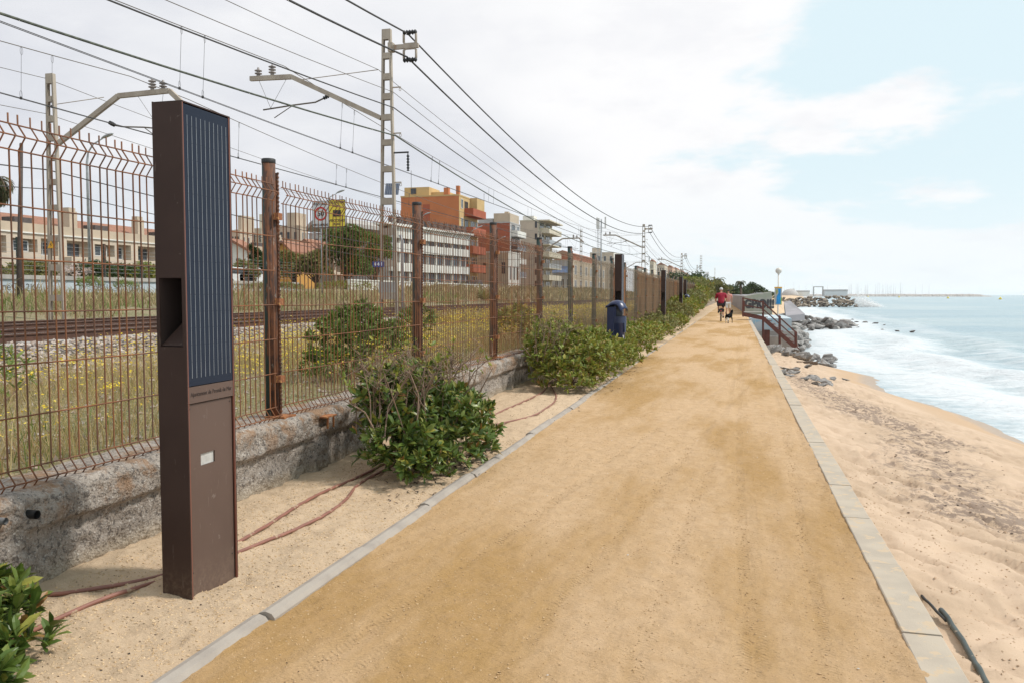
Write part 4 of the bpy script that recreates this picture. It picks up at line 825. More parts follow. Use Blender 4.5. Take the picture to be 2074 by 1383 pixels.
# pink block
t, W_, D_, h_, pp = bld('apartment_block', 'narrow pinkish block squeezed between the red brick and cream blocks', -45, 1060, 1075, 1090, 466, 2, 'stucco_pink', 'stucco_pink')
for k in range(4):
    z = k*h_/4+.3
    for u in (.25, .7): win(t, 'E', D_*u, z+.8, D_*.2, 1.4)
    win(t, 'S', -W_*.3, z+.8, W_*.22, 1.4); win(t, 'S', -W_*.75, z+.8, W_*.22, 1.4)
    if k: balc(t, D_*.5, D_*.95, z, 1.0, 'stucco_pink', 'balcony_red', .9)
MB().box(-W_*.9, -W_*.5, 1, 3, h_+.2, h_+2.4).build('roof_room', M['stucco_grey'], t)
# cream block with stacked balconies
t, W_, D_, h_, pp = bld('apartment_block', 'tall cream block with yellowish stacked balconies facing the sea', -41, 1053, 1090, 1118, 448, 2, 'stucco_light', 'stucco_cream')
MB().box(-W_*.9, -W_*.3, 1, 4, h_+.22, h_+1.2).build('roof_room', M['stucco_white'], t)
nfl = 6; fh = h_/nfl
for k in range(nfl):
    z = k*fh+.15; win(t, 'E', D_*.25, z+.1, D_*.28, 2.1, 'shade_dark', 'glass_dark', 'balcony_door'); win(t, 'E', D_*.68, z+.1, D_*.34, 2.1, 'shade_dark', 'glass_dark', 'balcony_door'); win(t, 'S', -W_*.12, z+.9, W_*.12, 1.3, 'shade_dark')
    if k: balc(t, D_*.08, D_*1.0, z, 2.2, 'stucco_cream', 'stucco_cream' if k % 2 else 'galvanised', .95)
b = MB().box(.01, 2.5, -.1, D_+.2, h_-.02, h_+.23).build('roof_eaves', M['stucco_cream'], t)
# low walled house under the brick block
t, W_, D_, h_, pp = bld('low_house', 'low pale walled house in front of the red brick block', -38, 930, 1030, 1052, 512, 2, 'stucco_beige', 'stucco_white')
for i in range(5): win(t, 'S', -W_*(.1+.19*i), h_*.45, W_*.07, h_*.3, 'shade_dark')
for i in range(3): win(t, 'E', D_*(.2+.3*i), h_*.3, D_*.14, h_*.35, 'shade_dark')
# long low beige houses
t, W_, D_, h_, pp = bld('long_house', 'long two storey grey beige house with blue awning and balconies, right of the cream block', -43, 1118, 1160, 1226, 528, 2, 'stucco_grey', 'stucco_beige')
for i in range(7):
    for z in (h_*.08, h_*.55): win(t, 'E', D_*(i+.5)/7, z, D_/7*.4, h_*.32, 'stucco_white')
for i in range(3): win(t, 'S', -W_*(.2+.28*i), h_*.1, W_*.16, h_*.34); 
b = MB(); b.add([(-W_*.98, -.02, h_*.82), (-W_*.05, -.02, h_*.82), (-W_*.05, -1.6, h_*.62), (-W_*.98, -1.6, h_*.62), (-W_*.98, -.02, h_*.80), (-W_*.05, -.02, h_*.80), (-W_*.05, -1.6, h_*.60), (-W_*.98, -1.6, h_*.60)], [(0, 1, 2, 3), (7, 6, 5, 4), (0, 4, 5, 1), (1, 5, 6, 2), (2, 6, 7, 3), (3, 7, 4, 0)]); b.build('awning', M['awning_blue'], t)
MB().box(-W_, -W_*.2, 3, D_*.8, h_+.22, h_+15/pp).build('upper_storey', M['brick_red'], t); b = MB(); b.prism([(-W_*1.05, h_+15/pp), (-W_*.15, h_+15/pp), (-W_*.6, h_+22/pp)], 1, 2.8, D_*.82); b.build('roof', M['roof_tile'], t)
t, W_, D_, h_, pp = bld('apartment_block', 'plain white far block behind the antenna mast', -47, 1195, 1243, 1262, 512, 2, 'stucco_light', 'stucco_white')
for k in range(3):
    for i in range(4): win(t, 'S', -W_*(.12+.25*i), (k+.35)*h_/3, W_*.1, h_/3*.4)
    for i in range(2): win(t, 'E', D_*(.3+.4*i), (k+.35)*h_/3, D_*.16, h_/3*.4)
MB().box(-W_*.95, -W_*.6, 2, 6, h_+.2, h_+10/pp).build('roof_room', M['stucco_light'], t)
fl = ['pale far house with small tower, just right of the second mast', 'far cream apartment house above the brown matting', 'far terracotta topped house beyond the matting fence', 'far beige house with red roof near the end of the fence', 'far pale block before the green hedge', 'smallest far pink house by the hedge', 'far white house between the second mast and the matting']
for (xl_, xc_, xr_, yt_, ms_), lb in zip(((1316, 1324, 1329, 531, 'stucco_cream'), (1330, 1346, 1352, 538, 'stucco_light'), (1350, 1362, 1367, 543, 'stucco_pink'), (1362, 1372, 1378, 547, 'stucco_beige'), (1374, 1383, 1388, 552, 'stucco_light'), (1386, 1392, 1396, 558, 'stucco_pink'), (1283, 1300, 1312, 545, 'stucco_white')), fl):
    t, W_, D_, h_, pp = bld('far_house', lb, -40, xl_, xc_, xr_, yt_, 2, ms_, cat='house')
    for k in range(3):
        for i in range(3): win(t, 'S', -W_*(.2+.3*i), (k+.35)*h_/3, W_*.13, h_/3*.4)
        win(t, 'E', D_*.5, (k+.35)*h_/3, D_*.2, h_/3*.4)
    b = MB(); b.prism([(-W_*1.03, h_+.22), (.2, h_+.22), (-W_*.5, h_+.22+5/pp)], 1, .2, D_); b.build('roof', M['roof_tile'], t)
# terraced houses at left: one thing each
XH = -60; y = atx(-60, 440, XH)[1]; Lh = 9.6; tl = ['leftmost beige terraced house, its roof terrace half out of the picture', 'beige terraced house with tall chimney, second from the left', 'beige terraced house with air conditioner balcony behind the far-track mast', 'beige terraced house with two chimney pots, fourth from the left', 'beige terraced house with dark roof terrace screens, next to the solar column', 'beige terraced house hidden behind the nearest solar column', 'beige terraced house at the right end of its row, past the solar column']
hs = atx(0, 440, XH)[2]-2.0; h0 = None
for i, lb in enumerate(tl):
    loc = (XH, y+i*Lh, 2.0)
    if h0 is None:
        h0 = thing('terraced_house', lb, 'house', loc, 0, 'row of terraced houses'); t = h0; H2 = hs*.80
        MB().box(-11, -.9, .01, Lh-.01, -.5, H2).build('wall', M['stucco_light'], t)
        for (a, c) in ((0.01, .5), (3.4, 4.0), (6.7, 7.1), (Lh-.55, Lh-.01)): MB().box(-.9, 0, a, c, -.5, H2).build('pier', M['stucco_light'], t)
        MB().box(-.9, .02, .5, 3.4, H2*.52, H2*.62).box(-.9, .02, .5, 3.4, H2*.93, H2*.995).box(-.9, 0, 4.0, 6.7, H2*.52, H2*.66).box(-.9, 0, 4.0, 6.7, H2*.9, H2*.994).box(-.9, .01, 7.1, Lh-.55, H2*.52, H2*.61).box(-.9, .01, 7.1, Lh-.55, H2*.93, H2*.996).build('spandrel', M['stucco_light'], t)
        MB().box(.021, .9, 0.05, 3.9, H2*.36, H2*.60).build('balcony_front', M['stucco_light'], t)
        MB().box(-1.1, .15, 0, Lh, H2+.001, H2+.12).build('cornice', M['stucco_white'], t)
        MB().box(-.12, .0, 0.01, Lh-.01, H2+.122, H2+.9).build('terrace_wall', M['stucco_beige'], t)
        win(t, 'E', 1.95, H2*.62, 1.9, H2*.26, out=-.85, name='balcony_door', frame='shade_dark'); win(t, 'E', 5.3, H2*.67, 1.7, H2*.2, out=-.5); win(t, 'E', 8.1, H2*.62, 1.3, H2*.26, out=-.85, name='balcony_door'); win(t, 'E', 1.9, .3, 1.8, 1.9, out=-.85); win(t, 'E', 5.4, .3, 1.6, 1.8, out=-.6, frame='shade_dark'); win(t, 'E', 8.0, .3, 1.4, 1.9, out=-.85)
        b = MB(); b.prism([(-9.5, H2+.5), (-3.2, H2+1.1), (-6.2, H2+2.3)], 1, .02, Lh-.02); rf = b.build('roof', M['roof_tile'], t)
        ch = MB().box(-3.0, -2.2, 3.3, 4.3, H2, H2+2.7).box(-2.98, -2.3, 3.35, 4.2, H2+2.7, H2+3.05).build('chimney', M['stucco_beige'], rf)
        MB().box(-2.6, -1.2, 5.5, 7.4, H2+.13, H2+1.5).build('terrace_screen', M['shade_dark'], t)
        MB().box(-1.6, -.9, 4.4, 5.0, H2*.6, H2*.60+.55).build('air_conditioner', M['white_paint'], t)
    else: dup(h0, loc, 0, lb)
# mixed houses in the middle distance
def gable(name, label, Xc, xl, xc, xr, yeave, yridge, z0, mw, nwin=2):
    t, W_, D_, h_, pp = bld(name, label, Xc, xl, xc, xr, yeave, z0, mw, flat=False, cat='house'); rh = (yeave-yridge)/pp
    b = MB(); b.prism([(-W_, h_), (0, h_), (-W_/2, h_+rh)], 1, 0, D_); b.build('gable_wall', M[mw], t)
    b = MB(); e = .35
    for s in (0, 1):
        a, m_ = ((-W_-e, h_-rh*e*2/W_), (-W_/2, h_+rh)) if s == 0 else ((e, h_-rh*e*2/W_), (-W_/2, h_+rh))
        b.prism([a, m_, (m_[0], m_[1]+.25), (a[0], a[1]+.25)], 1, -e, D_+e)
    b.build('roof', M['roof_tile'], t)
    for i in range(nwin): win(t, 'S', -W_*(i+.6)/nwin, h_*.5, W_*.12, h_*.28, 'shade_dark')
    for i in range(2): win(t, 'E', D_*(.3+.4*i), h_*.5, D_*.15, h_*.28)
    return t
gable('gabled_house', 'white gabled house with small window just right of the solar column', -42, 440, 500, 516, 507, 489, 2, 'stucco_white')
gable('gabled_house', 'ochre gabled house with red tile roof behind the trees', -44, 558, 588, 640, 508, 492, 2, 'stucco_ochre', 1)
gable('gabled_house', 'low red tiled house right of the ochre gable', -50, 598, 640, 676, 505, 488, 2, 'stucco_beige')
for (xl_, xc_, xr_, yt_, ms_, lb) in ((468, 486, 512, 470, 'stucco_beige', 'beige block house behind the white gable'), (512, 530, 548, 466, 'stucco_cream', 'cream block house hidden by the first rusty fence post'), (560, 608, 625, 460, 'stucco_beige', 'tall beige block behind the ochre gabled house'), (625, 700, 735, 474, 'stucco_grey', 'grey block behind the speed sign post')):
    t, W_, D_, h_, pp = bld('block_house', lb, -62, xl_, xc_, xr_, yt_, 2, ms_, cat='house')
    for k in range(3):
        for i in range(3): win(t, 'S', -W_*(.2+.3*i), (k+.4)*h_/3, W_*.1, h_/3*.36, 'shade_dark')
        for i in range(2): win(t, 'E', D_*(.3+.4*i), (k+.4)*h_/3, D_*.12, h_/3*.36)
    MB().box(-W_*.7, -W_*.3, 1, 4, h_+.2, h_+2.2).build('roof_room', M[ms_], t)
# parked cars on the inland road
def car(label, loc, rz, mat):
    t = thing('parked_car', label, 'car', loc, rz, 'cars on the inland road')
    b = MB(); b.prism([(-2.1, .3), (2.1, .3), (2.15, .75), (1.3, .92), (.75, 1.40), (-1.2, 1.45), (-1.95, .95), (-2.15, .8)], 0, -.85, .85); b.build('body', M[mat], t, bevel=.06)
    b = MB(); b.prism([(1.15, .95), (.70, 1.34), (-1.15, 1.38), (-1.75, .97)], 0, -.86, .86); b.build('side_window', M['car_dark'], t)
    for x in (-.8, .8):
        for y in (-1.3, 1.3): MB().tube([(x-.1, y, .32), (x+.1, y, .32)], .32, 14).build('wheel', M['tyre'], t)
    return t
q = atx(497, 566, -36); car('white car parked behind the dry grass, right of the solar column', (q[0], q[1], 2.02), 0, 'car_white')
q = atx(468, 572, -36); car('second white car whose roof just shows beside the edge of the solar column', (q[0], q[1], 1.95), 0, 'car_white')
q = atx(978, 575, -36); car('dark car behind the fence below the low pale walled house', (q[0], q[1]-4, 2.0), 0, 'car_dark')
# ================================================================ FOLIAGE
def leaf_arrays(P, Dv, Uv, L, W, simple=False):
    """P base (n,3), Dv direction, Uv leaf normal; L, W (n,)"""
    n = len(P); Dv = Dv/np.linalg.norm(Dv, axis=1, keepdims=True); S = np.cross(Dv, Uv); S /= np.linalg.norm(S, axis=1, keepdims=True)+1e-9; N = np.cross(S, Dv)
    L = L[:, None]; W = W[:, None]
    if simple:
        pts = [P, P+Dv*L*.5+S*W*.5+N*L*.04, P+Dv*L-N*L*.08, P+Dv*L*.5-S*W*.5+N*L*.04]; V = np.stack(pts, 1).reshape(-1, 3)
        return V, [np.arange(n)[:, None]*4+np.array([0, 1, 2, 3])]
    pts = [P, P+Dv*L*.35+S*W*.42+N*W*.16, P+Dv*L*.70+S*W*.46+N*W*.10-N*L*.03, P+Dv*L-N*L*.14, P+Dv*L*.70-S*W*.46+N*W*.10-N*L*.03, P+Dv*L*.35-S*W*.42+N*W*.16, P+Dv*L*.35, P+Dv*L*.70-N*L*.04]
    V = np.stack(pts, 1).reshape(-1, 3); b = np.arange(n)[:, None]*8
    return V, [b+np.array([6, 7, 2, 1]), b+np.array([6, 5, 4, 7]), b+np.array([0, 6, 1]), b+np.array([0, 5, 6]), b+np.array([7, 3, 2]), b+np.array([7, 4, 3])]
def unit(v): return v/(np.linalg.norm(v, axis=-1, keepdims=True)+1e-9)
def rosettes(C, Nn, k, L, W, rs, simple=False, spread=1.0):
    n = len(C); C = np.repeat(C, k, 0); Nn = np.repeat(unit(Nn), k, 0); a = rs.rand(n*k)*6.283+np.tile(np.arange(k)*2.4, n); t = .25+spread*rs.rand(n*k)*1.1
    r = unit(np.cross(Nn, np.array([.3, .8, .5]))); q = np.cross(Nn, r)
    D_ = Nn*np.cos(t)[:, None]+(r*np.cos(a)[:, None]+q*np.sin(a)[:, None])*np.sin(t)[:, None]; U = unit(Nn+D_*-.3+rs.randn(n*k, 3)*.15)
    sc = (.45+.75*rs.rand(n*k))*np.repeat(.75+.45*rs.rand(n), k); base = C+Nn*(rs.rand(n*k, 1)*.02-.02)
    return leaf_arrays(base, D_, U, L*sc, W*sc*(.85+.3*rs.rand(n*k)), simple)
def blob_pts(blobs, n, rs, shell=.45):
    """points in a union of ellipsoids, most near the surface; returns points, outward normals"""
    P, Nn = [], []; vol = np.array([b[3]*b[4]+b[3]*b[5]+b[4]*b[5] for b in blobs]); cnt = (n*vol/vol.sum()).astype(int)+1
    for (x, y, z, a, b, c), m in zip(blobs, cnt):
        d = unit(rs.randn(m, 3)); d[:, 2] = np.where(d[:, 2] < -.3, -d[:, 2], d[:, 2]); lump = 1+.28*(vn(d[:, 0]*2.6+x*3, d[:, 1]*2.6+d[:, 2]*2+y, 5)-.5)*2*.6
        rad = (1-shell*rs.rand(m)**1.8)*lump; P.append(np.array([x, y, z])+d*rad[:, None]*np.array([a, b, c])); Nn.append(unit(d/np.array([a, b, c])+np.array([0, 0, .55/c])))
    return np.concatenate(P), np.concatenate(Nn)
def shrub(label, loc, blobs, n, k, L, W, mat, twigs=40, seed=1, simple=False, name='shrub', cat='shrub', group=None, bare=0, zmin=.02, minx=None):
    rs = np.random.RandomState(seed); t = thing(name, label, cat, loc, 0, group); P, Nn = blob_pts(blobs, n, rs)
    ok = P[:, 2] > zmin
    if minx is not None: ok &= P[:, 0] > minx
    P, Nn = P[ok], Nn[ok]; V, Fs = rosettes(P, Nn+rs.randn(*P.shape)*.35, k, L, W, rs, simple)
    V[:, 2] = np.maximum(V[:, 2], .005); link('foliage', npmesh('foliage', V, Fs, False), M[mat], t)
    b = MB(); cx_ = np.mean([q[0] for q in blobs]); cy_ = np.mean([q[1] for q in blobs])
    for i in range(twigs):
        e = P[rs.randint(len(P))]*np.array([.97, .97, .93]); s0 = np.array([cx_+rs.randn()*.05, cy_+rs.randn()*.08, -.03]); mid = s0*.45+e*.55+rs.randn(3)*.05*np.linalg.norm(e-s0); mid[2] -= .03
        b.tube([tuple(s0), tuple(mid), tuple(e)], [.007+.004*rs.rand(), .005, .0025], 5, caps=False)
    ends = []
    for i in range(bare):      # thin bare twigs standing out of the top, a few with small leaves
        q = blobs[rs.randint(len(blobs))]; zt = max(v[2]+v[5] for v in blobs); s0 = np.array([cx_-.12+rs.randn()*.13, q[1]+rs.randn()*q[4]*.35, zt*.45]); e = np.array([s0[0]+rs.randn()*.15, s0[1]+rs.randn()*.20, zt*(.90+.30*rs.rand())]); mid = (s0+e)/2+rs.randn(3)*.05
        b.tube([tuple(s0), tuple(mid), tuple(e)], [.007, .005, .0022], 4, caps=False)
        for j in range(6):
            c_ = mid+(e-mid)*rs.rand(); d_ = c_+np.array([rs.randn()*.09, rs.randn()*.10, .02+.12*rs.rand()]); b.tube([tuple(c_), tuple(d_)], [.0032, .0014], 3, caps=False)
            if rs.rand() < .35: ends.append(d_)
    if ends: ends = np.array(ends); V, Fs = rosettes(ends, rs.randn(*ends.shape)*.5+np.array([0, 0, 1.]), 5, L*.62, W*.7, rs, simple); link('sparse_leaves', npmesh('sparse_leaves', V, Fs), M['leaf_light'], t)
    if twigs or bare: b.build('stems', M['twig'], t, fix=False)
    return t
shrub('big dark green glossy shrub with bare twigs on top, growing against the wall', (-2.47, 6.42, 0), [(.0, -.52, .22, .32, .32, .30), (.16, -.58, .12, .28, .30, .22), (.12, .0, .28, .38, .55, .38), (.12, .60, .24, .32, .45, .33), (-.16, .0, .50, .29, .55, .32), (-.18, .45, .58, .20, .30, .24), (-.2, -.40, .54, .20, .26, .24), (.20, .2, .10, .30, .75, .20), (.14, .88, .12, .24, .32, .20)], 1150, 9, .085, .030, 'leaf_green', 70, 3, bare=75)
shrub('leafy shrub cut off by the bottom left corner of the picture', (-2.95, 2.50, 0), [(.05, -.05, .06, .36, .34, .16), (.22, -.28, .04, .28, .28, .15), (-.1, .2, .10, .26, .22, .14)], 330, 9, .09, .031, 'leaf_green', 30, 4)
sl_ = [('largest green shrub hiding the foot of the wall, in front of the blue litter bin', (-2.52, 12.95, 0), [(.15, -.5, .30, .62, .85, .46), (.12, .6, .34, .66, 1.0, .48), (.22, -1.0, .15, .48, .5, .32), (-.28, .2, .55, .50, 1.0, .42)], 1700, 8, .09, .034, 'leaf_light', 30),
       ('green shrub right behind the largest one and in front of the litter bin', (-2.45, 15.6, 0), [(.15, -.4, .20, .6, .8, .36), (.1, .6, .22, .6, .9, .36)], 800, 8, .09, .034, 'leaf_light', 12),
       ('bright green shrub growing round the foot of the second solar column', (-2.5, 18.6, 0), [(.05, 0, .35, .72, 1.2, .45), (-.2, .9, .5, .6, .9, .42)], 640, 7, .10, .04, 'leaf_light', 14),
       ('green shrub below the brown matting just past the second solar column', (-2.55, 21.9, 0), [(0, 0, .42, .80, 1.3, .48), (-.1, 1.2, .5, .7, 1., .4)], 620, 7, .10, .042, 'leaf_light', 8),
       ('small light shrub between the second and third solar columns', (-2.55, 25.5, 0), [(0, 0, .35, .7, 1.4, .40)], 420, 6, .12, .05, 'leaf_light', 6),
       ('pale green shrub in front of the third solar column', (-2.6, 29.2, 0), [(0, 0, .42, .75, 1.6, .48), (-.1, 1.3, .5, .6, 1.2, .5)], 520, 6, .13, .055, 'leaf_olive', 6),
       ('olive shrub just past the third solar column', (-2.6, 33.5, 0), [(0, 0, .4, .75, 1.9, .5)], 460, 6, .14, .06, 'leaf_light', 4),
       ('olive yellow shrub at the foot of the fourth solar column', (-2.7, 38.5, 0), [(0, 0, .45, .8, 2.4, .55)], 520, 6, .15, .065, 'leaf_olive', 4),
       ('shrub between the fourth and the farthest solar column', (-2.85, 44.5, 0), [(0, 0, .55, .8, 2.6, .7)], 540, 6, .16, .07, 'leaf_light', 0)]
sl_ = [(lb, loc, [(a, b_, c*(.72 if 2 <= i < 7 else 1), d, e, f*(.72 if 2 <= i < 7 else 1)) for a, b_, c, d, e, f in bl], n, k, L_, W_, mt, bare) for i, (lb, loc, bl, n, k, L_, W_, mt, bare) in enumerate(sl_)]
for i, (lb, loc, bl, n, k, L_, W_, mt, bare) in enumerate(sl_): shrub(lb, loc, bl, n, k, L_, W_, mt, 20, 20+i, bare=bare, group='shrubs along the fence')
for i, (lb, x, y, h, w, mt) in enumerate((('tall green hedge rising over the fence beside the small far bin', -3.0, 54, 1.25, .85, 'leaf_light'), ('taller olive hedge swallowing the fence beyond the small far bin', -3.2, 62, 1.6, 1.0, 'leaf_olive'), ('green hedge where the fence disappears', -3.8, 76, 2.3, 1.5, 'leaf_light'), ('olive hedge bulge in front of the thin white post', -4.6, 95, 3.0, 2.3, 'leaf_olive'), ('last dark hedge by the path before the trees', -5.8, 118, 3.6, 3.0, 'leaf_light'))):
    shrub(lb, (x, y, 0), [(0, -3, h*.45, w, 5, h*.5), (0, 4, h*.5, w, 5, h*.52)], 1500, 5, .26+.05*i, .12+.02*i, mt, 0, 50+i, True, 'hedge', 'hedge', 'hedges at the end of the fence')
# shrubs behind the fence
shrub('green leafy shrub behind the fence panel right of the first rusty post', (-4.3, 8.7, .45), [(0, 0, .32, .36, .45, .40), (0, .45, .55, .28, .35, .28), (.05, -.45, .15, .25, .3, .2), (.1, .9, .3, .26, .4, .3)], 520, 8, .095, .03, 'leaf_pine', 40, 90, group='shrubs behind the fence')
shrub('small light green shrub behind the fence, by the fourth post', (-4.1, 15.6, .45), [(0, 0, .3, .4, .6, .42)], 220, 7, .10, .035, 'leaf_light', 12, 91, group='shrubs behind the fence')
shrub('low green bush behind the fence just left of the second rusty post', (-4.9, 12.4, .45), [(0, 0, .35, .3, .4, .42)], 120, 7, .10, .033, 'leaf_pine', 12, 92, group='shrubs behind the fence')
shrub('low green weed bush behind the fence at the left edge of the picture', (-6.1, 5.6, .45), [(0, 0, .2, .3, .4, .4)], 90, 7, .10, .02, 'weed_green', 12, 93, group='shrubs behind the fence')
# grasses and flowers (uncountable)
def blades(n, xr, yr, h, w, mat, name, label, seed, zf=land_z, dens=None, lean=.5, ymul=None):
    rs = np.random.RandomState(seed); x = rs.uniform(*xr, n); y = yr[0]+(yr[1]-yr[0])*rs.rand(n)**(ymul or 1); 
    if dens is not None: ok = rs.rand(n) < dens(x, y); x, y = x[ok], y[ok]
    n = len(x); z = zf(x, y); hh = h*(.35+1.0*rs.rand(n)**1.5)*(.6+.9*vn(x*.9, y*.9, seed)); a = rs.rand(n)*6.283; wv = w*(.6+.8*rs.rand(n))*(1+np.maximum(0, y-8)*.05); lx, ly = rs.randn(n)*lean*hh*.5, rs.randn(n)*lean*hh*.5
    B = np.stack([x, y, z-.02], 1); s = np.stack([np.cos(a)*wv, np.sin(a)*wv, 0*a], 1)/2; Md = B+np.stack([lx*.35, ly*.35, hh*.6], 1); T = B+np.stack([lx, ly, hh], 1)
    V = np.stack([B-s, B+s, Md+s*.7, Md-s*.7, T], 1).reshape(-1, 3); b = np.arange(n)[:, None]*5
    tag(link(name, npmesh(name, V, [b+np.array([0, 1, 2, 3]), b+np.array([3, 2, 4])]), M[mat]), label, 'grass', kind='stuff'); return T
cl_ = lambda x, y: .25+.9*sstep(.35, .6, vn(x*.8, y*.8, 5))
edge = lambda x, y: 1-.8*sstep(-6.9, -8.9, x+fbm(x, y, 3, 2)*2)
T1 = blades(62000, (-9.6, -3.62), (2.5, 24), .24, .0055, 'grass_dry', 'dry_grass', 'dry yellowish grass between the fence and the railway', 1, dens=lambda x, y: cl_(x, y)*edge(x, y), ymul=1.3, lean=1.0)
blades(11000, (-9.2, -3.62), (2.5, 24), .17, .008, 'weed_green', 'green_weeds', 'green weeds among the dry grass behind the fence', 2, dens=lambda x, y: (vn(x*1.1, y*1.1, 9) > .5)*edge(x, y), ymul=1.3)
blades(30000, (-9.8, -3.7), (24, 110), .34, .022, 'grass_dry', 'dry_grass', 'distant dry grass strip beside the railway', 3, ymul=1.6)
blades(26000, (-31.5, -19.3), (14, 75), .42, .02, 'grass_straw', 'straw_grass', 'tall straw coloured grass on the bank beyond the tracks', 4, dens=lambda x, y: .10+sstep(.46, .60, vn(x*.55, y*.45, 5)), ymul=1.2, lean=1.1)
blades(9000, (-30, -19.6), (16, 60), .85, .022, 'grass_straw', 'straw_grass', 'scattered tall tufts of straw grass on the bank', 7, dens=lambda x, y: vn(x*.9, y*.7, 55) > .72, lean=.9)
blades(7000, (-28, -19.6), (14, 80), .42, .022, 'weed_green', 'green_weeds', 'green weeds on the bank beyond the tracks', 5, dens=lambda x, y: vn(x*.5, y*.3, 19) > .6, lean=.9)
blades(16000, (-36, -19.3), (75, 230), .8, .06, 'grass_straw', 'straw_grass', 'dry brown scrub far along the railway bank', 6, lean=.8)
def flowers(n, xr, yr, h0, h1, s, mat, name, label, seed, zf=land_z, dens=None, ymul=1.):
    rs = np.random.RandomState(seed); x = rs.uniform(*xr, n); y = yr[0]+(yr[1]-yr[0])*rs.rand(n)**ymul
    if dens is not None: ok = rs.rand(n) < dens(x, y); x, y = x[ok], y[ok]
    n = len(x); z = zf(x, y)+rs.uniform(h0, h1, n)*(.6+.8*vn(x, y, 3)); P = np.stack([x, y, z], 1); st = np.stack([x+rs.randn(n)*.02, y+rs.randn(n)*.02, zf(x, y)], 1)
    k = 4; C_ = np.repeat(P, k, 0)+rs.randn(n*k, 3)*s*.9*np.array([1, 1, .4]); ss = s*(.5+.7*rs.rand(n*k))[:, None]*(1+np.maximum(0, C_[:, 1:2]-8)*.035); u = unit(rs.randn(n*k, 3)*np.array([1, 1, .35])); v = unit(np.cross(u, rs.randn(n*k, 3)*.3+np.array([0, 0, 1])))
    V = np.stack([C_-u*ss/2, C_-v*ss/2, C_+u*ss/2, C_+v*ss/2], 1).reshape(-1, 3)
    tag(link(name, npmesh(name, V, [np.arange(n*k)[:, None]*4+np.arange(4)]), M[mat]), label, 'flowers', kind='stuff')
flowers(4200, (-8.2, -3.7), (2.6, 12), .14, .40, .021, 'flower_yellow', 'yellow_wildflowers', 'small yellow wildflowers scattered behind the fence', 11, dens=lambda x, y: (.2+sstep(.3, .6, vn(x*.7, y*.7, 6)))*(1-.93*sstep(-5.9, -7.6, x)))
flowers(8000, (-9.2, -3.7), (10, 45), .2, .5, .018, 'flower_yellow', 'yellow_wildflowers', 'yellow wildflowers farther along the fence', 12, dens=lambda x, y: (.35+.65*sstep(.35, .6, vn(x*.6, y*.4, 6)))*(1-.8*sstep(-7.2, -8.8, x)), ymul=1.3)
# ballast stones
def stones(n, xr, yr, s0, s1, zf, mat, name, label, seed, dens=None, ymul=1, flat=.7, cat='stones'):
    rs = np.random.RandomState(seed); x = rs.uniform(*xr, n); y = yr[0]+(yr[1]-yr[0])*rs.rand(n)**ymul
    if dens is not None: ok = rs.rand(n) < dens(x, y); x, y = x[ok], y[ok]
    n = len(x); s = rs.uniform(s0, s1, n); base = np.array([(1, 0, 0), (-1, 0, 0), (0, 1, 0), (0, -1, 0), (0, 0, 1), (0, 0, -1)], float)
    V = base[None]*(.6+.7*rs.rand(n, 6, 1))*s[:, None, None]+rs.randn(n, 6, 3)*s[:, None, None]*.22; V[:, :, 2] *= flat; V += np.stack([x, y, zf(x, y)+s*.25], 1)[:, None, :]
    f = np.array([(0, 2, 4), (2, 1, 4), (1, 3, 4), (3, 0, 4), (2, 0, 5), (1, 2, 5), (3, 1, 5), (0, 3, 5)])
    tag(link(name, npmesh(name, V.reshape(-1, 3), [(np.arange(n)[:, None, None]*6+f[None]).reshape(-1, 3)]), M[mat]), label, cat, kind='stuff')
stones(17000, (-11.2, -6.4), (3, 30), .022, .05, land_z, 'stone_mix', 'track_ballast', 'loose grey and brown ballast stones on the slope before the rails', 21, dens=lambda x, y: sstep(-6.4, -8.6, x+fbm(x, y, 3, 2)*2), ymul=1.3)
stones(5000, (-18.3, -11.2), (6, 60), .03, .06, land_z, 'stone_mix', 'track_ballast', 'ballast stones between and beyond the rails', 22, ymul=1.3)
stones(1200, (-8, -3.6), (2.6, 9), .01, .035, land_z, 'stone_mix', 'loose_stones', 'scattered pale stones in the dry grass behind the fence', 23)
leafmat('sand_clump', [(.62, .46, .29), (.50, .34, .19), (.60, .45, .29), (.36, .25, .15), (.64, .46, .27)], .95, 0); leafmat('path_clump', [(.50, .34, .19), (.42, .27, .13), (.55, .39, .23), (.34, .22, .12)], .95, 0); leafmat('beach_clump', [(.56, .40, .27), (.46, .32, .21), (.62, .48, .34)], .95, 0)
stones(15000, (-3.1, -2.0), (1.7, 8), .0022, .0075, lambda x, y: verge_z(x, y)-.001, 'sand_clump', 'sand_clumps', 'small crumbs of pale sand scattered beside the path', 61, flat=.6, ymul=1.3)
stones(17000, (-1.88, .66), (1.8, 9), .0018, .006, lambda x, y: path_z(x, y)-.001, 'path_clump', 'sand_crumbs', 'small crumbs of trodden sand on the path', 62, flat=.6, ymul=1.3)
stones(7000, (.9, 3.6), (2.5, 9), .0025, .008, lambda x, y: beach_z(x, y)-.001, 'beach_clump', 'sand_crumbs', 'small crumbs of sand and shell on the beach', 63, flat=.6)
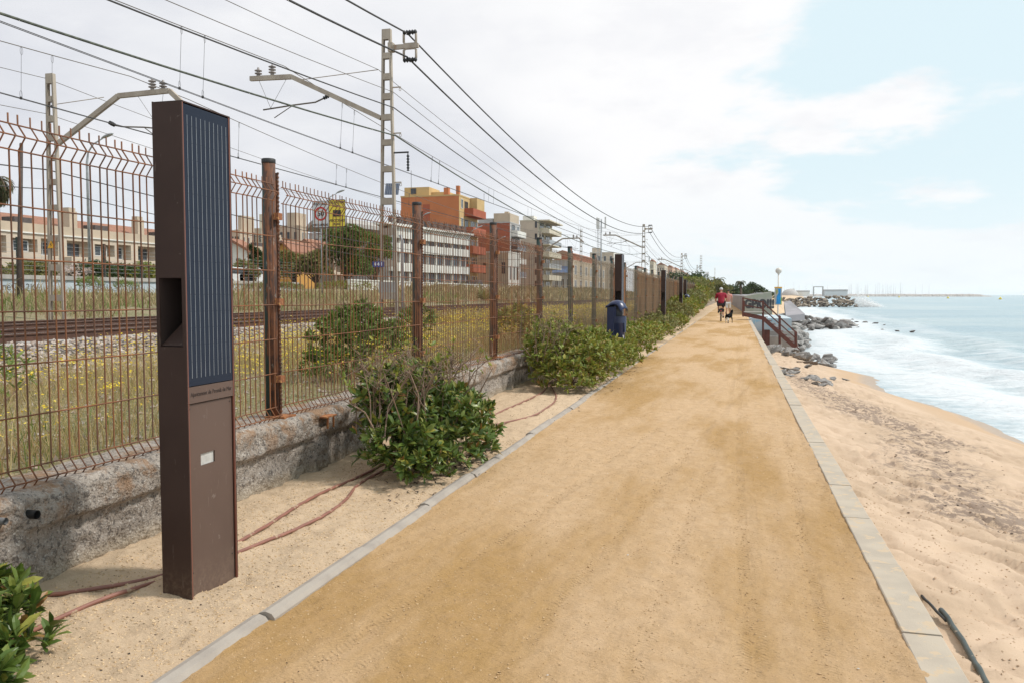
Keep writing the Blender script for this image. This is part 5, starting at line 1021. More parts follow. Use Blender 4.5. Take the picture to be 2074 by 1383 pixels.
# small debris on the sand
stones(1300, (-3.1, -2.0), (1.6, 12), .0018, .006, lambda x, y: verge_z(x, y), 'debris_mix', 'sand_debris', 'tiny dark bits of bark and grit on the sand beside the path', 24, flat=.5)
stones(420, (-1.9, .66), (2, 16), .0015, .0045, lambda x, y: path_z(x, y), 'debris_mix', 'path_grit', 'tiny dark grit scattered on the path', 25, flat=.5)
stones(40, (-3.0, .6), (2, 9), .0025, .006, lambda x, y: path_z(x, y)+.005, 'shutter_white', 'shell_bits', 'tiny white shell fragments on the sand', 26, flat=.5)
def lit(n, cx_, cy_, rx, ry, seed, zf, label):
    rs = np.random.RandomState(seed); P = np.stack([cx_+rs.randn(n)*rx, cy_+rs.randn(n)*ry, np.zeros(n)], 1); P[:, 2] = zf(P[:, 0], P[:, 1])+.008; d = rs.randn(n, 3)*np.array([1, 1, .15]); V, Fs = leaf_arrays(P, d, np.tile([0., 0, 1], (n, 1))+rs.randn(n, 3)*.3, np.full(n, .04), np.full(n, .014), True)
    tag(link('leaf_litter', npmesh('leaf_litter', V, Fs), M['debris_mix']), label, 'leaf litter', kind='stuff')
lit(260, -2.2, 6.4, .12, .5, 31, verge_z, 'dry brown leaf litter under the big dark shrub'); lit(160, -1.95, 13.5, .14, 1.6, 32, lambda x, y: verge_z(np.minimum(x, -2), y)+.01, 'dry leaf litter under the largest shrub')
zb = lambda x, y: beach_z(x, y)
stones(3200, (1.2, 5.5), (4, 26), .004, .015, zb, 'debris_mix', 'beach_wrack', 'dark dry seaweed bits along the tide line', 27, dens=lambda x, y: np.exp(-((x-np.interp(y, [4, 6.3, 7, 9, 13, 17, 22, 30], [3.6, 2.45, 2.0, 2.1, 2.7, 2.15, 1.75, 1.5]))/.55)**2), flat=.4)
# ---- trees
def tree(label, base, h, cr, mat, n, leaf, seed, name='tree', trunk_r=.2, crown_z=.35, flat=1., dark=None, nb=9, group=None):
    rs = np.random.RandomState(seed); t = thing(name, label, 'tree', base, 0, group); blobs = []
    for i in range(nb):
        a = rs.rand()*6.283; r = cr*(.15+.55*rs.rand()); z = h*(crown_z+(1-crown_z)*(.15+.7*rs.rand())); s = cr*(.32+.25*rs.rand()); blobs.append((r*math.cos(a), r*math.sin(a), z, s, s, s*.75*flat))
    P, Nn = blob_pts(blobs, n, rs, .75); V, Fs = rosettes(P, Nn+rs.randn(*P.shape)*.4, 5, leaf, leaf*.42, rs, True); link('crown', npmesh('crown', V, Fs), M[mat], t)
    b = MB(); b.tube([(0, 0, -.3), (.05*h*rs.randn()*.3, 0, h*.3), (0, 0, h*.6)], [trunk_r, trunk_r*.75, trunk_r*.4], 8)
    for q in blobs: b.tube([(0, 0, h*crown_z*.8), (q[0]*.5, q[1]*.5, (q[2]+h*crown_z*.8)/2), (q[0], q[1], q[2])], [trunk_r*.45, trunk_r*.3, trunk_r*.1], 5)
    b.build('trunk', M['bark'], t, fix=False); return t
def tpx(px, ytop, X, z0=2.0): q = atx(px, ytop, X); return (q[0], q[1], z0), q[2]-z0, F/((q-_C)@_f)
for i, (px_, yt, X_, wpx, mt, lb, n) in enumerate(((700, 452, -36, 62, 'leaf_pine', 'broad green pine tree left of the nearest mast, behind the speed signs', 1700), (757, 470, -38, 45, 'leaf_pine', 'green pine tree right behind the lower part of the nearest mast', 1100), (640, 495, -38, 42, 'leaf_olive', 'light green round tree below the white speed sign', 700), (595, 505, -40, 38, 'leaf_olive', 'light green tree in front of the ochre gabled house', 600), (515, 488, -39, 14, 'leaf_dark', 'dark narrow cypress like tree right of the white gabled house', 500), (548, 520, -37, 36, 'leaf_dark', 'dark low tree behind the first rusty fence post', 500), (490, 538, -36, 34, 'leaf_olive', 'olive scrubby tree beside the right edge of the solar column', 400))):
    loc, h, pp = tpx(px_, yt, X_); tree(lb, loc, h, wpx/pp, mt, int(n*2.2), .28, 100+i, crown_z=.12, group='trees beyond the tracks', nb=11)
for i, (px_, yt, X_, h_) in enumerate(((190, 528, -34, 30), (235, 535, -34, 36), (60, 530, -34, 30), (285, 532, -34, 26), (870, 590, -34, 0))):
    if not h_: continue
    loc, h, pp = tpx(px_, yt, X_); shrub(['dark green bush above the blue wall, right of the far-track mast', 'broad dark bush above the blue wall, fourth post from the left', 'reddish green bush above the blue wall at far left', 'small bush above the blue wall touching the solar column'][i], loc, [(0, 0, h*.4, h_/pp, 1.5, h*.55), (-.5, 1, h*.5, h_/pp*.6, 1., h*.5)], 420, 5, .2, .09, ('leaf_dark', 'leaf_dark', 'leaf_olive', 'leaf_light')[i], 0, 130+i, True, 'bush', 'bush', 'bushes above the blue wall')
loc, h, pp = tpx(145, 536, -34); shrub('pale pink flowering bush above the blue wall beside the far-track mast', loc, [(0, 0, h*.4, 26/pp, 1.5, h*.5)], 300, 4, .14, .09, 'flower_pale', 0, 140, True, 'bush', 'bush', 'bushes above the blue wall')
loc, h, pp = tpx(183, 565, -30, 1.6); shrub('tall feathery green weed bush in front of the blue wall', loc, [(0, 0, h*.5, 16/pp, .8, h*.6), (1.2, 1, h*.35, 14/pp, .8, h*.45)], 300, 5, .20, .03, 'weed_green', 10, 141, True, 'bush', 'bush')
for i, (px_, yt, X_, w_, lb) in enumerate(((560, 575, -29, 40, 'grey green scrub on the bank left of the speed sign post'), (700, 570, -34, 55, 'pale green scrub under the pine beside the white parapet'), (900, 578, -30, 60, 'brown scrub in front of the white ribbon-window building'), (1080, 582, -27, 50, 'brown scrub on the bank below the cream block'), (1180, 583, -26, 50, 'dark brown scrub below the long two storey house'))):
    loc, h, pp = tpx(px_, yt, X_, 1.6); shrub(lb, loc, [(0, 0, h*.4, w_/pp, 2.5, h*.6)], 600, 5, .22, .05, ('leaf_olive', 'leaf_light', 'grass_straw', 'grass_straw', 'grass_straw')[i], 0, 150+i, True, 'scrub_bush', 'bush', 'scrub on the railway bank')
# wooded end of the path
for i, (x, y, h, r, mt, lb) in enumerate(((-11, 175, 5.4, 4.4, 'leaf_dark', 'dark tree on the left flank of the wood at the path end'), (-7.5, 170, 5.6, 4.0, 'leaf_dark', 'tallest dark round tree closing the end of the path'), (-4.2, 185, 4.9, 3.6, 'leaf_olive', 'olive tree just left of the cyclist head at the path end'), (-1.5, 205, 3.0, 3.4, 'leaf_dark', 'low dark tree directly behind the cyclist'), (-14, 150, 3.6, 3.4, 'leaf_olive', 'small olive tree by the railway before the dark wood'), (1.5, 230, 2.2, 4., 'leaf_dark', 'flat dark bush mass right of the cyclist'), (7.5, 240, 2.2, 3.2, 'leaf_dark', 'low dark bush above the graffiti wall'), (4.6, 235, 4.3, 2.6, 'leaf_dark', 'taller dark rounded tree right of the ragged palm'))):
    tree(lb, (x, y, -.1), h, r, mt, 900, .42, 160+i, crown_z=.12, group='trees at the end of the path')
def palm(label, base, h, fr, n, seed, droop=1., mat='palm_leaf'):
    rs = np.random.RandomState(seed); t = thing('palm_tree', label, 'palm tree', base); MB().tube([(0, 0, -.3), (.1, 0, h*.5), (0, 0, h)], [.26, .2, .2], 9).build('trunk', M['bark'], t)
    P, D_, U = [], [], []
    b = MB()
    for i in range(n):
        a = rs.rand()*6.283; e0 = -.3+1.5*rs.rand(); p = np.array([0., 0, h]); L = fr*(.7+.4*rs.rand()); pts = [tuple(p)]
        for k in range(8):
            e = e0-k*.20*droop; d = np.array([math.cos(a)*math.cos(e), math.sin(a)*math.cos(e), math.sin(e)]); p = p+d*L/8; pts.append(tuple(p)); s = np.cross(d, [0, 0, 1.])
            for sg_ in (-1, 1):
                for j in range(3): P.append(p-d*L/8*j/3); D_.append(s*sg_+d*.7+np.array([0, 0, -.35])); U.append(np.array([0, 0, 1.])+s*sg_*.3)
        b.tube(pts, [.03]*8+[.01], 4, caps=False)
    n_ = len(P); V, Fs = leaf_arrays(np.array(P), np.array(D_), np.array(U), np.full(n_, fr*.26)*(.7+.5*rs.rand(n_)), np.full(n_, fr*.032), True); link('fronds', npmesh('fronds', V, Fs), M[mat], t); b.build('frond_stems', M['twig'], t, fix=False)
q = aty(-14, 372, 48); palm('palm tree whose ragged fronds enter the picture at the left edge', (q[0], q[1], 2), q[2]-2, 2.1, 70, 5, 1.9)
q = aty(1500, 574, 150); palm('ragged dark palm above the graffiti wall at the end of the path', (q[0], q[1], 0), q[2], 1.3, 26, 6, 1.5, 'leaf_dark')
q = aty(1456, 568, 190); palm('tiny palm top peeping over the dark wood', (q[0], q[1], 0), q[2], 1.6, 24, 7, 1.2, 'leaf_dark')
# agave by the far bank
rs = np.random.RandomState(3); q = atx(982, 592, -20.5); ag = thing('agave_plant', 'spiky agave plant with yellowed leaves beside the rails', 'agave', (q[0], q[1], .9)); P = np.zeros((46, 3)); a = rs.rand(46)*6.28; e = rs.rand(46)*1.2+.1
V, Fs = leaf_arrays(P, np.stack([np.cos(a)*np.cos(e), np.sin(a)*np.cos(e), np.sin(e)], 1), np.stack([-np.cos(a)*np.sin(e), -np.sin(a)*np.sin(e), np.cos(e)], 1), np.full(46, 1.3), np.full(46, .16)); link('leaves', npmesh('leaves', V, Fs), M['leaf_olive'], ag)
# ================================================================ LITTER BINS
def litter_bin(label, loc, rz=0):
    t = thing('litter_bin', label, 'litter bin', loc, rz, 'blue litter bins')
    # rounded post-shell at the back (inland side), body towards the path (+x)
    sec = lambda rx, ry, n=20: [(rx*math.cos(2*math.pi*k/n), ry*math.sin(2*math.pi*k/n)) for k in range(n)]
    b = MB(); b.prism([(-.20, -.205), (-.02, -.205), (.0, -.19), (.0, .19), (-.02, .205), (-.20, .205), (-.235, .16), (-.235, -.16)], 2, 0, 1.10); b.build('back_shell', M['bin_blue'], t, bevel=.012)
    b = MB(); n = 22
    def half(z, r, x1=.22): return [(.004+x1*max(0, math.sin(math.pi*k/(n-1)))**.8, r*math.cos(math.pi*k/(n-1)), z) for k in range(n)]
    rings = [half(.12, .150, .165), half(.14, .165, .18), half(.9, .195, .215), half(.915, .2, .225)]
    vs = [v for r in rings for v in r]; fs = [(i*n+k, i*n+k+1, (i+1)*n+k+1, (i+1)*n+k) for i in range(3) for k in range(n-1)]+[tuple(range(n))]; b.add(vs, fs, True); b.build('container', M['bin_blue'], t)
    b = MB(); rings = [half(.916, .202, .232), half(.93, .205, .24)]; b = MB()
    b.prism([(v[0], v[1]) for v in half(0, .203, .232)]+[(.004, -.203)], 2, .80, .925); b.build('collar', M['bin_collar'], t)
    q = MB(); q.prism([(-.06, .80), (.06, .80), (.045, .74), (.035, .62), (-.035, .62), (-.045, .74)], 0, .215, .232); q.build('latch_plate', M['bin_collar'], t)
    b = MB(); b.prism([(v[0]*.93, v[1]*.93) for v in half(0, .2, .225)]+[(.004, -.19)], 2, .926, .934); b.build('opening', M['bin_inner_shade'], t)  # flat near-black sheet, shade of the bin mouth put into its colour
    # hood
    pr_ = [(-.232, 1.088), (-.224, 1.115), (-.19, 1.165), (-.11, 1.205), (0, 1.22), (.09, 1.205), (.17, 1.165), (.222, 1.10), (.236, 1.075)]; vs = []
    for x, zt in pr_:
        for k in range(12): v = -1+2*k/11; vs.append((x-(.05*v*v if x > .1 else 0), v*(.206-.02*max(0, x)/.26), zt-(.07*abs(v)**3 if x > -.2 else 0)))
    fs = [(i*12+k, i*12+k+1, (i+1)*12+k+1, (i+1)*12+k) for i in range(8) for k in range(11)]; b = MB(); b.add(vs, fs, True); h = b.build('hood', M['bin_blue'], t, fix=False); s = h.modifiers.new('s', 'SOLIDIFY'); s.thickness = .02; s.offset = -1
    MB().box(-.19, .06, -.18, .18, .936, 1.12).build('inner_shade_box', M['bin_inner_shade'], t)  # added dark box, paints the shaded hollow under the hood
    b = MB()
    for s_ in (-1, 1): b.box(.0, .05, s_*.187-.012, s_*.187+.012, .92, 1.12)
    b.build('hood_strut', M['bin_blue'], t)
    MB().tube([(-.12, 0, -.5), (-.12, 0, .1)], .045, 10).build('post', M['galvanised'], t)
    text('lettering', 'PREMIÀ DE MAR', .055, M['white_paint'], t, (.216, -.075, .38), (math.pi/2, -math.pi/2, math.pi/2-.28), ext=.001, bold=.002)
    return t
pm('bin_collar', (.025, .035, .085), None, 6, .4)
lb_ = litter_bin('blue plastic litter bin with rounded hood standing in the shrubs before the second solar column', (-2.16, 15.9, .08), -.35); lb_.scale = (.72, .70, .98)
dup(lb_, (-2.62, 47.6, .2), -.3, 'small far blue litter bin beside the tall hedge')
# ================================================================ HOSES AND CABLES
def hose(label, pts, r, mat, zf, name='hose', cat='hose', px=True):
    P = [atz(p[0], p[1], .02)[:2] if px else p for p in pts]; out = []
    n = len(P)
    for i in range(n-1):
        p0, p1, p2, p3 = [np.array(P[max(0, min(n-1, j))], float) for j in (i-1, i, i+1, i+2)]
        for k in range(10):
            u = k/10; out.append(.5*((2*p1)+(-p0+p2)*u+(2*p0-5*p1+4*p2-p3)*u*u+(-p0+3*p1-3*p2+p3)*u**3))
    out.append(np.array(P[-1], float)); b = MB(); b.tube([(q[0], q[1], float(np.mean([zf(np.array(q[0]+dx_), np.array(q[1]+dy_)) for dx_ in (-.14, -.05, .05, .14) for dy_ in (-.3, -.15, 0, .15, .3)]))+r*.9+.002*math.sin(i*.35)) for i, q in enumerate(out)], r, 8)
    return tag(b.build(name, M[mat]), label, cat, None)
hose('thin brown pink hose on the sand, the one running closer to the wall', [(-60, 1206), (60, 1207), (150, 1202), (230, 1190), (325, 1172), (400, 1142), (478, 1101), (600, 1025), (680, 985), (745, 955), (850, 905), (940, 868), (1010, 836), (1060, 812), (1098, 793), (1120, 770)], .0105, 'hose_pink', verge_z)
hose('thin brown pink hose on the sand, the one running closer to the path', [(-20, 1330), (90, 1268), (200, 1222), (325, 1180), (400, 1152), (478, 1119), (540, 1093), (600, 1068), (655, 1042), (700, 1010), (740, 970), (850, 915), (930, 875), (1005, 858), (1070, 843), (1110, 822), (1126, 806), (1122, 790), (1110, 775)], .0105, 'hose_pink', verge_z)
bz = lambda x, y: beach_z(x, y)
def bpts(pl, z): return [tuple(atz(a, c, z)[:2]) for a, c in pl]
hose('thick dark green hose lying on the beach sand at the bottom right', bpts([(1906, 1230), (1925, 1255), (1945, 1290), (1968, 1335), (1995, 1385), (2020, 1440)], -.09), .013, 'hose_green', bz, px=False)
hose('thin black cable emerging from under the kerb on the beach side', bpts([(1835, 1168), (1850, 1185), (1880, 1215), (1916, 1250)], -.09), .007, 'black_plastic', bz, 'cable', 'cable', False)
# ================================================================ STAIRS TO THE BEACH
st_ = thing('beach_stairs', 'rust red steel stairs with railings going down from the path to the rocky beach', 'stairs', (0, 48, 0)); YS_ = 48.
def sp(px_, py_, dy=0): q = aty(px_, py_, YS_); return np.array([q[0], YS_+dy, q[2]])
A, B_, C_ = sp(1505, 637), sp(1546, 645), sp(1617, 709)
for dy, lb in ((0, None), (1.1, None)):
    b = MB(); o = np.array([0, dy, 0]); b.bar(A+o, B_+o, .06, .20); b.build('platform_beam', M['stair_steel'], st_, (0, 48, 0))
    b = MB(); b.bar(B_+o, C_+o, .06, .22); b.build('stringer', M['stair_steel'], st_, (0, 48, 0))
nst = 9
for k in range(nst):
    p = B_+(C_-B_)*(k+.5)/nst; MB().box(p[0]-.14, p[0]+.14, 48.02, 49.08, p[2]+.13, p[2]+.155).build('tread', M['stair_steel'], st_, (0, 48, 0))
b = MB(); b.box(A[0], B_[0], 48.03, 49.07, A[2]+.10, A[2]+.13); b.build('platform', M['concrete'], st_, (0, 48, 0))
for dy in (0, 1.1):
    o = np.array([0, dy, 0])
    for base, top in ((sp(1505, 642), sp(1505, 603)), (sp(1546, 700), sp(1546, 610)), (sp(1580, 718), sp(1580, 640)), (sp(1613, 718), sp(1613, 672))): b = MB(); b.bar(base+o, top+o, .075); b.build('railing_post', M['stair_steel'], st_, (0, 48, 0))
    b = MB(); b.bar(sp(1505, 604)+o, sp(1546, 613)+o, .06); b.bar(sp(1546, 613)+o, sp(1613, 674)+o, .06); b.build('handrail', M['stair_steel'], st_, (0, 48, 0))
    b = MB(); b.bar(sp(1505, 618)+o, sp(1546, 626)+o, .055); b.bar(sp(1546, 627)+o, sp(1613, 686)+o, .055); b.build('mid_rail', M['stair_steel'], st_, (0, 48, 0))
b = MB(); b.box(1.55, 1.85, 48.2, 48.9, -2.0, -.55); b.build('support_leg', M['stair_steel'], st_, (0, 48, 0))
po = thing('steel_post', 'short rust brown post with pale top standing at the path edge left of the stairs', 'post', (atz(1496, 630, 0)[0]+.25, 58, 0)); MB().box(-.09, .09, -.05, .05, -.1, .98).build('post_shaft', M['stair_steel'], po); MB().box(-.09, .09, -.05, .05, .981, 1.03).build('post_top', M['concrete'], po)
# concrete block, graffiti wall, promenade parapet
cb = thing('concrete_landing', 'low concrete landing with pale blue painted face below the stair platform', 'concrete block', (.85, 51, -1)); MB().box(0, 2.3, 0, 9, -1.2, 1.02).build('landing_body', M['blue_concrete'], cb); MB().box(-.0, 2.5, -.35, -.003, -1.2, .30).build('ledge', M['concrete'], cb); MB().box(-.0, 2.6, -.7, -.353, -1.2, .02).build('lower_ledge', M['concrete'], cb)
gw = thing('graffiti_wall', 'end face of a thick promenade wall with big black graffiti letters and an orange painted patch', 'wall', (.9, 61, 0))
zt = aty(1530, 594, 61)[2]; xr_ = aty(1563, 600, 61)[0]-.9; ztr = aty(1563, 591.5, 61)[2]
b = MB(); b.prism([(.0, -2.2), (xr_+.15, -2.2), (xr_, ztr), (-.28, zt-.2), (-.28, .02)], 1, 0, 6); b.build('wall_block', M['graf_base'], gw)
b = MB(); nL = 4
b.add([(-.25, 6, -.1), (xr_, 6, -.1), (-3.2, 150, -.1), (2, 150, -.1), (-.25, 6, zt-.2), (xr_*.7, 6, ztr), (-3.2, 150, 1.35), (2, 150, 1.4)], [(0, 1, 3, 2), (4, 6, 7, 5), (0, 2, 6, 4), (1, 5, 7, 3), (0, 4, 5, 1), (2, 3, 7, 6)]); b.build('promenade_parapet', M['slab_grey'], gw)
text('lettering', 'GPiO!!!', .80, M['graf_black'], gw, (xr_*.47, -.012, .72), (math.pi/2, 0, 0), ext=.004, bold=.05, sx=.80)
MB().prism([(.25, -.65), (.55, -.42), (1.1, -.38), (1.7, -.48), (2.0, -.42), (2.15, -.75), (1.6, -.98), (.7, -1.02)], 1, -.012, -.002).build('painted_patch', M['graf_orange'], gw)
MB().prism([(.05, -.35), (.2, -.35), (.62, -1.0), (.35, -1.0)], 1, -.010, -.002).build('painted_patch', M['graf_green'], gw); MB().box(.75, 1.75, -.011, -.002, -.16, -.03).build('dark_slot', M['graf_black'], gw)
# lamp with map banner
q = aty(1577, 549, 70); lp = thing('globe_lamp', 'white globe lamp on a slim pole rising above the rocks', 'globe lamp', (q[0], 70, -1.2)); pp = F/((q-_C)@_f); zl_ = q[2]+1.2
MB().tube([(0, 0, -.5), (0, 0, zl_-.2)], .05, 8).build('pole', M['lamp_globe'], lp); MB().lathe([(.06, -.28)]+[(6.2/pp*math.sin(a), -6.2/pp*math.cos(a)) for a in np.linspace(.4, 3.0, 12)], (0, 0, zl_), 18).build('globe', M['lamp_globe'], lp)
bn = thing('map_banner', 'colourful map banner with blue shape fixed on the globe lamp pole', 'banner', (q[0], 69.9, 0)); c1_ = aty(1569, 584, 69.9); c2_ = aty(1583, 618, 69.9); x0, x1, z1, z0 = c1_[0]-q[0], c2_[0]-q[0], c1_[2], c2_[2]; w_ = x1-x0; hh = z1-z0
bd = MB().box(x0, x1, -.03, .0, z0, z1).build('banner_board', M['map_grey'], bn); MB().box(x0-.02, x1+.02, -.05, .02, z1, z1+.09).build('top_rail', M['orange_sign'], bn)
b = MB(); b.prism([(x0+w_*.25, z0+hh*.05), (x0+w_*.85, z0+hh*.05), (x0+w_*.85, z0+hh*.95), (x0+w_*.45, z0+hh*.95), (x0+w_*.55, z0+hh*.7), (x0+w_*.3, z0+hh*.5)], 1, -.034, -.0302); b.build('blue_area', M['map_blue'], bd)
MB().prism([(x0+w_*.2, z0+hh*.6), (x0+w_*.45, z0+hh*.75), (x0+w_*.4, z0+hh*.93), (x0+w_*.2, z0+hh*.9)], 1, -.036, -.0342).build('olive_area', M['map_olive'], bd); MB().box(x0+w_*.86, x1-.01, -.034, -.0302, z0+.02, z0+hh*.45).build('green_area', M['map_green'], bd)
wp_ = thing('white_post', 'thin white post in front of the dark hedge at the path end', 'post', (atx(1441, 604, -3.3)[0], atx(1441, 604, -3.3)[1]-2, 0)); q = aty(1441, 582, wp_.location[1]); MB().tube([(0, 0, -.1), (0, 0, q[2])], .09, 8).build('post_shaft', M['galvanised'], wp_)
# ================================================================ ROCKS
ROCKS = []
for i in range(9):
    rs = np.random.RandomState(300+i); bm = bmesh.new()
    pts = unit(rs.randn(11, 3))*(.70+.45*rs.rand(11, 1))*np.array([.62, .5, .42])
    for p in pts: bm.verts.new(p)
    r = bmesh.ops.convex_hull(bm, input=bm.verts); bmesh.ops.delete(bm, geom=list({g for g in r['geom_interior']}), context='VERTS') if r['geom_interior'] else None
    bmesh.ops.bevel(bm, geom=bm.edges[:], offset=.02, segments=1, affect='EDGES'); me = bpy.data.meshes.new('rock'); bm.to_mesh(me); bm.free(); ROCKS.append(me)
RM = {}
def rock(x, y, z, s, mat, label, group, name='rock', cat='rock', fl=1.):
    k = (random.randrange(9), mat)
    if k not in RM: me = ROCKS[k[0]].copy(); me.materials.append(M[mat]); RM[k] = me
    o = bpy.data.objects.new(name, RM[k]); COL.objects.link(o); o.location = (x, y, z); o.rotation_euler = (random.uniform(-.4, .4), random.uniform(-.4, .4), random.uniform(0, 6.28)); o.scale = (s*random.uniform(.8, 1.3), s*random.uniform(.8, 1.2), s*random.uniform(.7, 1.1)*fl); return tag(o, label, cat, group)
for i in range(230):           # far groin
    px_ = random.uniform(1568, 1733); u = (px_-1568)/165; y = random.uniform(236, 252); q = aty(px_, 610, y); lay = random.random()
    rock(q[0], y+6*(1-lay)*-.5, SEA+.2+lay*(2.7-.9*max(0, u-.85)/.15)*(1-abs(y-247)/22), random.uniform(.8, 1.55), 'rock_brown', 'brown boulder piled in the far groin beyond the globe lamp', 'boulders of the far groin', 'boulder', 'boulder')
for i in range(85):            # near groin of grey rocks
    px_ = 1578+155*random.random()**1.15; u = (px_-1578)/155; yy = random.uniform(72, 96)*(1-u)+u*random.uniform(90, 97); q = aty(px_, 640, yy); hgt = 1.25*(1-u)**1.1
    rock(q[0], yy, SEA-.05+random.random()*(.45+hgt), random.uniform(.6, 1.45), random.choice(('rock_grey', 'rock_grey', 'rock_wet')), 'grey rock in the low groin running from the graffiti wall into the surf', 'rocks of the near groin', fl=.75)
for i in range(56):
    px_ = random.uniform(1562, 1634); yy = random.uniform(51, 66); q = aty(px_, 640, yy)
    rock(q[0], yy, SEA+random.random()*.7, random.uniform(.6, 1.2), 'rock_grey', 'grey rock between the stairs and the sloping slab', 'rocks behind the stairs')
for i in range(34):            # by the stair foot
    px_ = random.uniform(1556, 1692); u = (px_-1556)/136; yy = random.uniform(41.5, 47.5)-u*1.5; q = aty(px_, 700, yy)
    rock(q[0], yy, float(beach_base(np.array(q[0]), np.array(yy)))+.05+.25*random.random()*(1-u*.5), random.uniform(.3, .95), 'rock_grey', 'grey rock heaped on the sand around the foot of the rust red stairs', 'rocks at the foot of the stairs')
for i in range(26):            # beach stones
    px_, py_ = random.choice(((1590, 755), (1605, 752), (1600, 768), (1640, 762), (1652, 770), (1665, 776), (1680, 780), (1630, 745), (1585, 742), (1700, 762))); px_ += random.uniform(-14, 14); py_ += random.uniform(-7, 7); z = -1.0
    for _ in range(4): q = atz(px_, py_, z); z = float(beach_base(np.array(q[0]), np.array(q[1])))
    rock(q[0], q[1], z+.02, random.uniform(.18, .5), 'rock_grey', 'small grey stone lying on the beach sand below the kerb', 'stones on the beach', fl=.5)
for i, (px_, py_, s) in enumerate(((1722, 652, .9), (1735, 653, .8), (1752, 654, .9), (1775, 656, .8), (1790, 659, .6), (1738, 664, .5), (1788, 668, .5), (1817, 671, .7), (1847, 673, .9), (1727, 648, .7))): q = atz(px_, py_, SEA); rock(q[0], q[1], SEA+.02, s*.75, 'rock_wet', 'dark wet rock just breaking the surface of the surf', 'rocks awash in the surf', fl=.55)
sl = thing('sloping_slab', 'large smooth grey concrete slab sloping down to the rocks beside the banner', 'slab', (0, 0, 0)); A_ = [aty(1588, 612, 66), aty(1600, 609, 66), aty(1630, 636, 58), aty(1592, 640, 57)]
b = MB(); b.add([tuple(p) for p in A_]+[(p[0], p[1], p[2]-.4) for p in A_], [(0, 1, 2, 3), (7, 6, 5, 4), (0, 4, 5, 1), (1, 5, 6, 2), (2, 6, 7, 3), (3, 7, 4, 0)]); b.build('slab_body', M['slab_grey'], sl)
dw = thing('driftwood_plank', 'brown driftwood plank lying on the sand among the rocks', 'plank', (0, 0, 0)); q = atz(1632, 735, -1.35); MB().box(q[0]-.35, q[0]+.45, q[1]-.12, q[1]+.12, -1.40, -1.28).build('plank_body', M['bark'], dw)
# spray where the wave hits the far groin
rs = np.random.RandomState(9); n = 4200; c = aty(1742, 612, 243); u = rs.rand(n); P = np.stack([c[0]+u*6-1+rs.randn(n)*.5, 243+rs.randn(n)*1.2, SEA+np.abs(rs.randn(n))*(2.0*(1-u)**1.5+.25)], 1); s = .04+.11*rs.rand(n, 1)
a1 = unit(rs.randn(n, 3)); a2 = unit(np.cross(a1, rs.randn(n, 3))); V = np.stack([P-a1*s, P-a2*s, P+a1*s, P+a2*s], 1).reshape(-1, 3); tag(link('sea_spray', npmesh('sea_spray', V, [np.arange(n)[:, None]*4+np.arange(4)]), leafmat('white_foam', [(.88, .88, .88), (.92, .92, .92)], .9, .5)), 'white spray of a wave breaking on the tip of the far groin', 'sea spray', kind='stuff')
# ================================================================ HARBOUR
YB = 1450.
def hb(px_, py_, y=YB): return aty(px_, py_, y)
x0_, x1_ = hb(1560, 597)[0], hb(2008, 597)[0]; bk = thing('breakwater', 'long low grey breakwater closing the harbour on the horizon', 'breakwater', (x0_, YB, SEA))
xs_ = np.linspace(0, x1_-x0_, 160); zt_ = (3.6+1.1*(fbm(xs_*.03, xs_*0, 3, 4)))*(1-sstep((x1_-x0_)*.93, x1_-x0_, xs_)*.9)+rng.rand(160)*.7; V = []
for k, (dy, m_) in enumerate(((-14, 0), (-9, .55), (-3, 1.), (6, 1.), (14, 0))): V += [(x, dy+rng.randn()*.8*(0 < k < 4), -1 if m_ == 0 else z*m_) for x, z in zip(xs_, zt_)]
i = (np.arange(159)[None]+np.arange(4)[:, None]*160).ravel(); link('rubble_mound', npmesh('rubble_mound', V, [np.stack([i, i+1, i+161, i+160], 1)]), M['rock_far'] if 'rock_far' in M else pm('rock_far', (.42, .39, .36), (.30, .27, .25), .35, .9, bump=1, bscale=.3, bdist=1), bk)
def farbox(name, label, cat, xl_, xr_, yt, depth, mat, y=YB-60, roofm=None, zb=-1.):
    a, c = hb(xl_, yt, y), hb(xr_, yt, y); t = thing(name, label, cat, (a[0], y, zb)); MB().box(0, c[0]-a[0], 0, depth, 0, (a[2]-zb)*.72).build('wall', M[mat], t); MB().box(-.3, c[0]-a[0]+.3, -.3, depth+.3, (a[2]-zb)*.721, a[2]-zb).build('roof', M[roofm or mat], t); return t
farbox('warehouse', 'long pale grey harbour shed with flat roof beside the boat hoist', 'warehouse', 1671, 1717, 587, 25, 'shutter_white', roofm='stucco_grey')
farbox('harbour_house', 'low white harbour house left of the boat hoist', 'house', 1612, 1640, 589, 15, 'stucco_white', roofm='stucco_grey'); farbox('harbour_house', 'small white harbour kiosk next to the boat hoist', 'house', 1601, 1609, 585.5, 10, 'stucco_white')
farbox('harbour_house', 'pale low house right above the graffiti wall', 'house', 1538, 1562, 590, 12, 'stucco_light', y=900, roofm='stucco_grey'); farbox('harbour_house', 'low pale house with greyish roof right of the ragged palm', 'house', 1476, 1500, 588, 12, 'stucco_light', y=420, roofm='roof_tile')
q = hb(1594, 584); dm = thing('domed_tent', 'grey domed harbour tent behind the map banner', 'tent', (q[0], YB-80, -1)); MB().lathe([(13*math.sin(a)*1.0, 13*math.cos(a)*.85) for a in np.linspace(1.57, .1, 8)], (0, 0, 0), 20).build('dome', M['stucco_grey'], dm)
a, c = hb(1643, 582), hb(1661, 582); hs_ = thing('boat_hoist', 'tall dark harbour boat hoist frame on the breakwater', 'boat hoist', (a[0], YB-50, 0)); w_ = c[0]-a[0]; z_ = a[2]
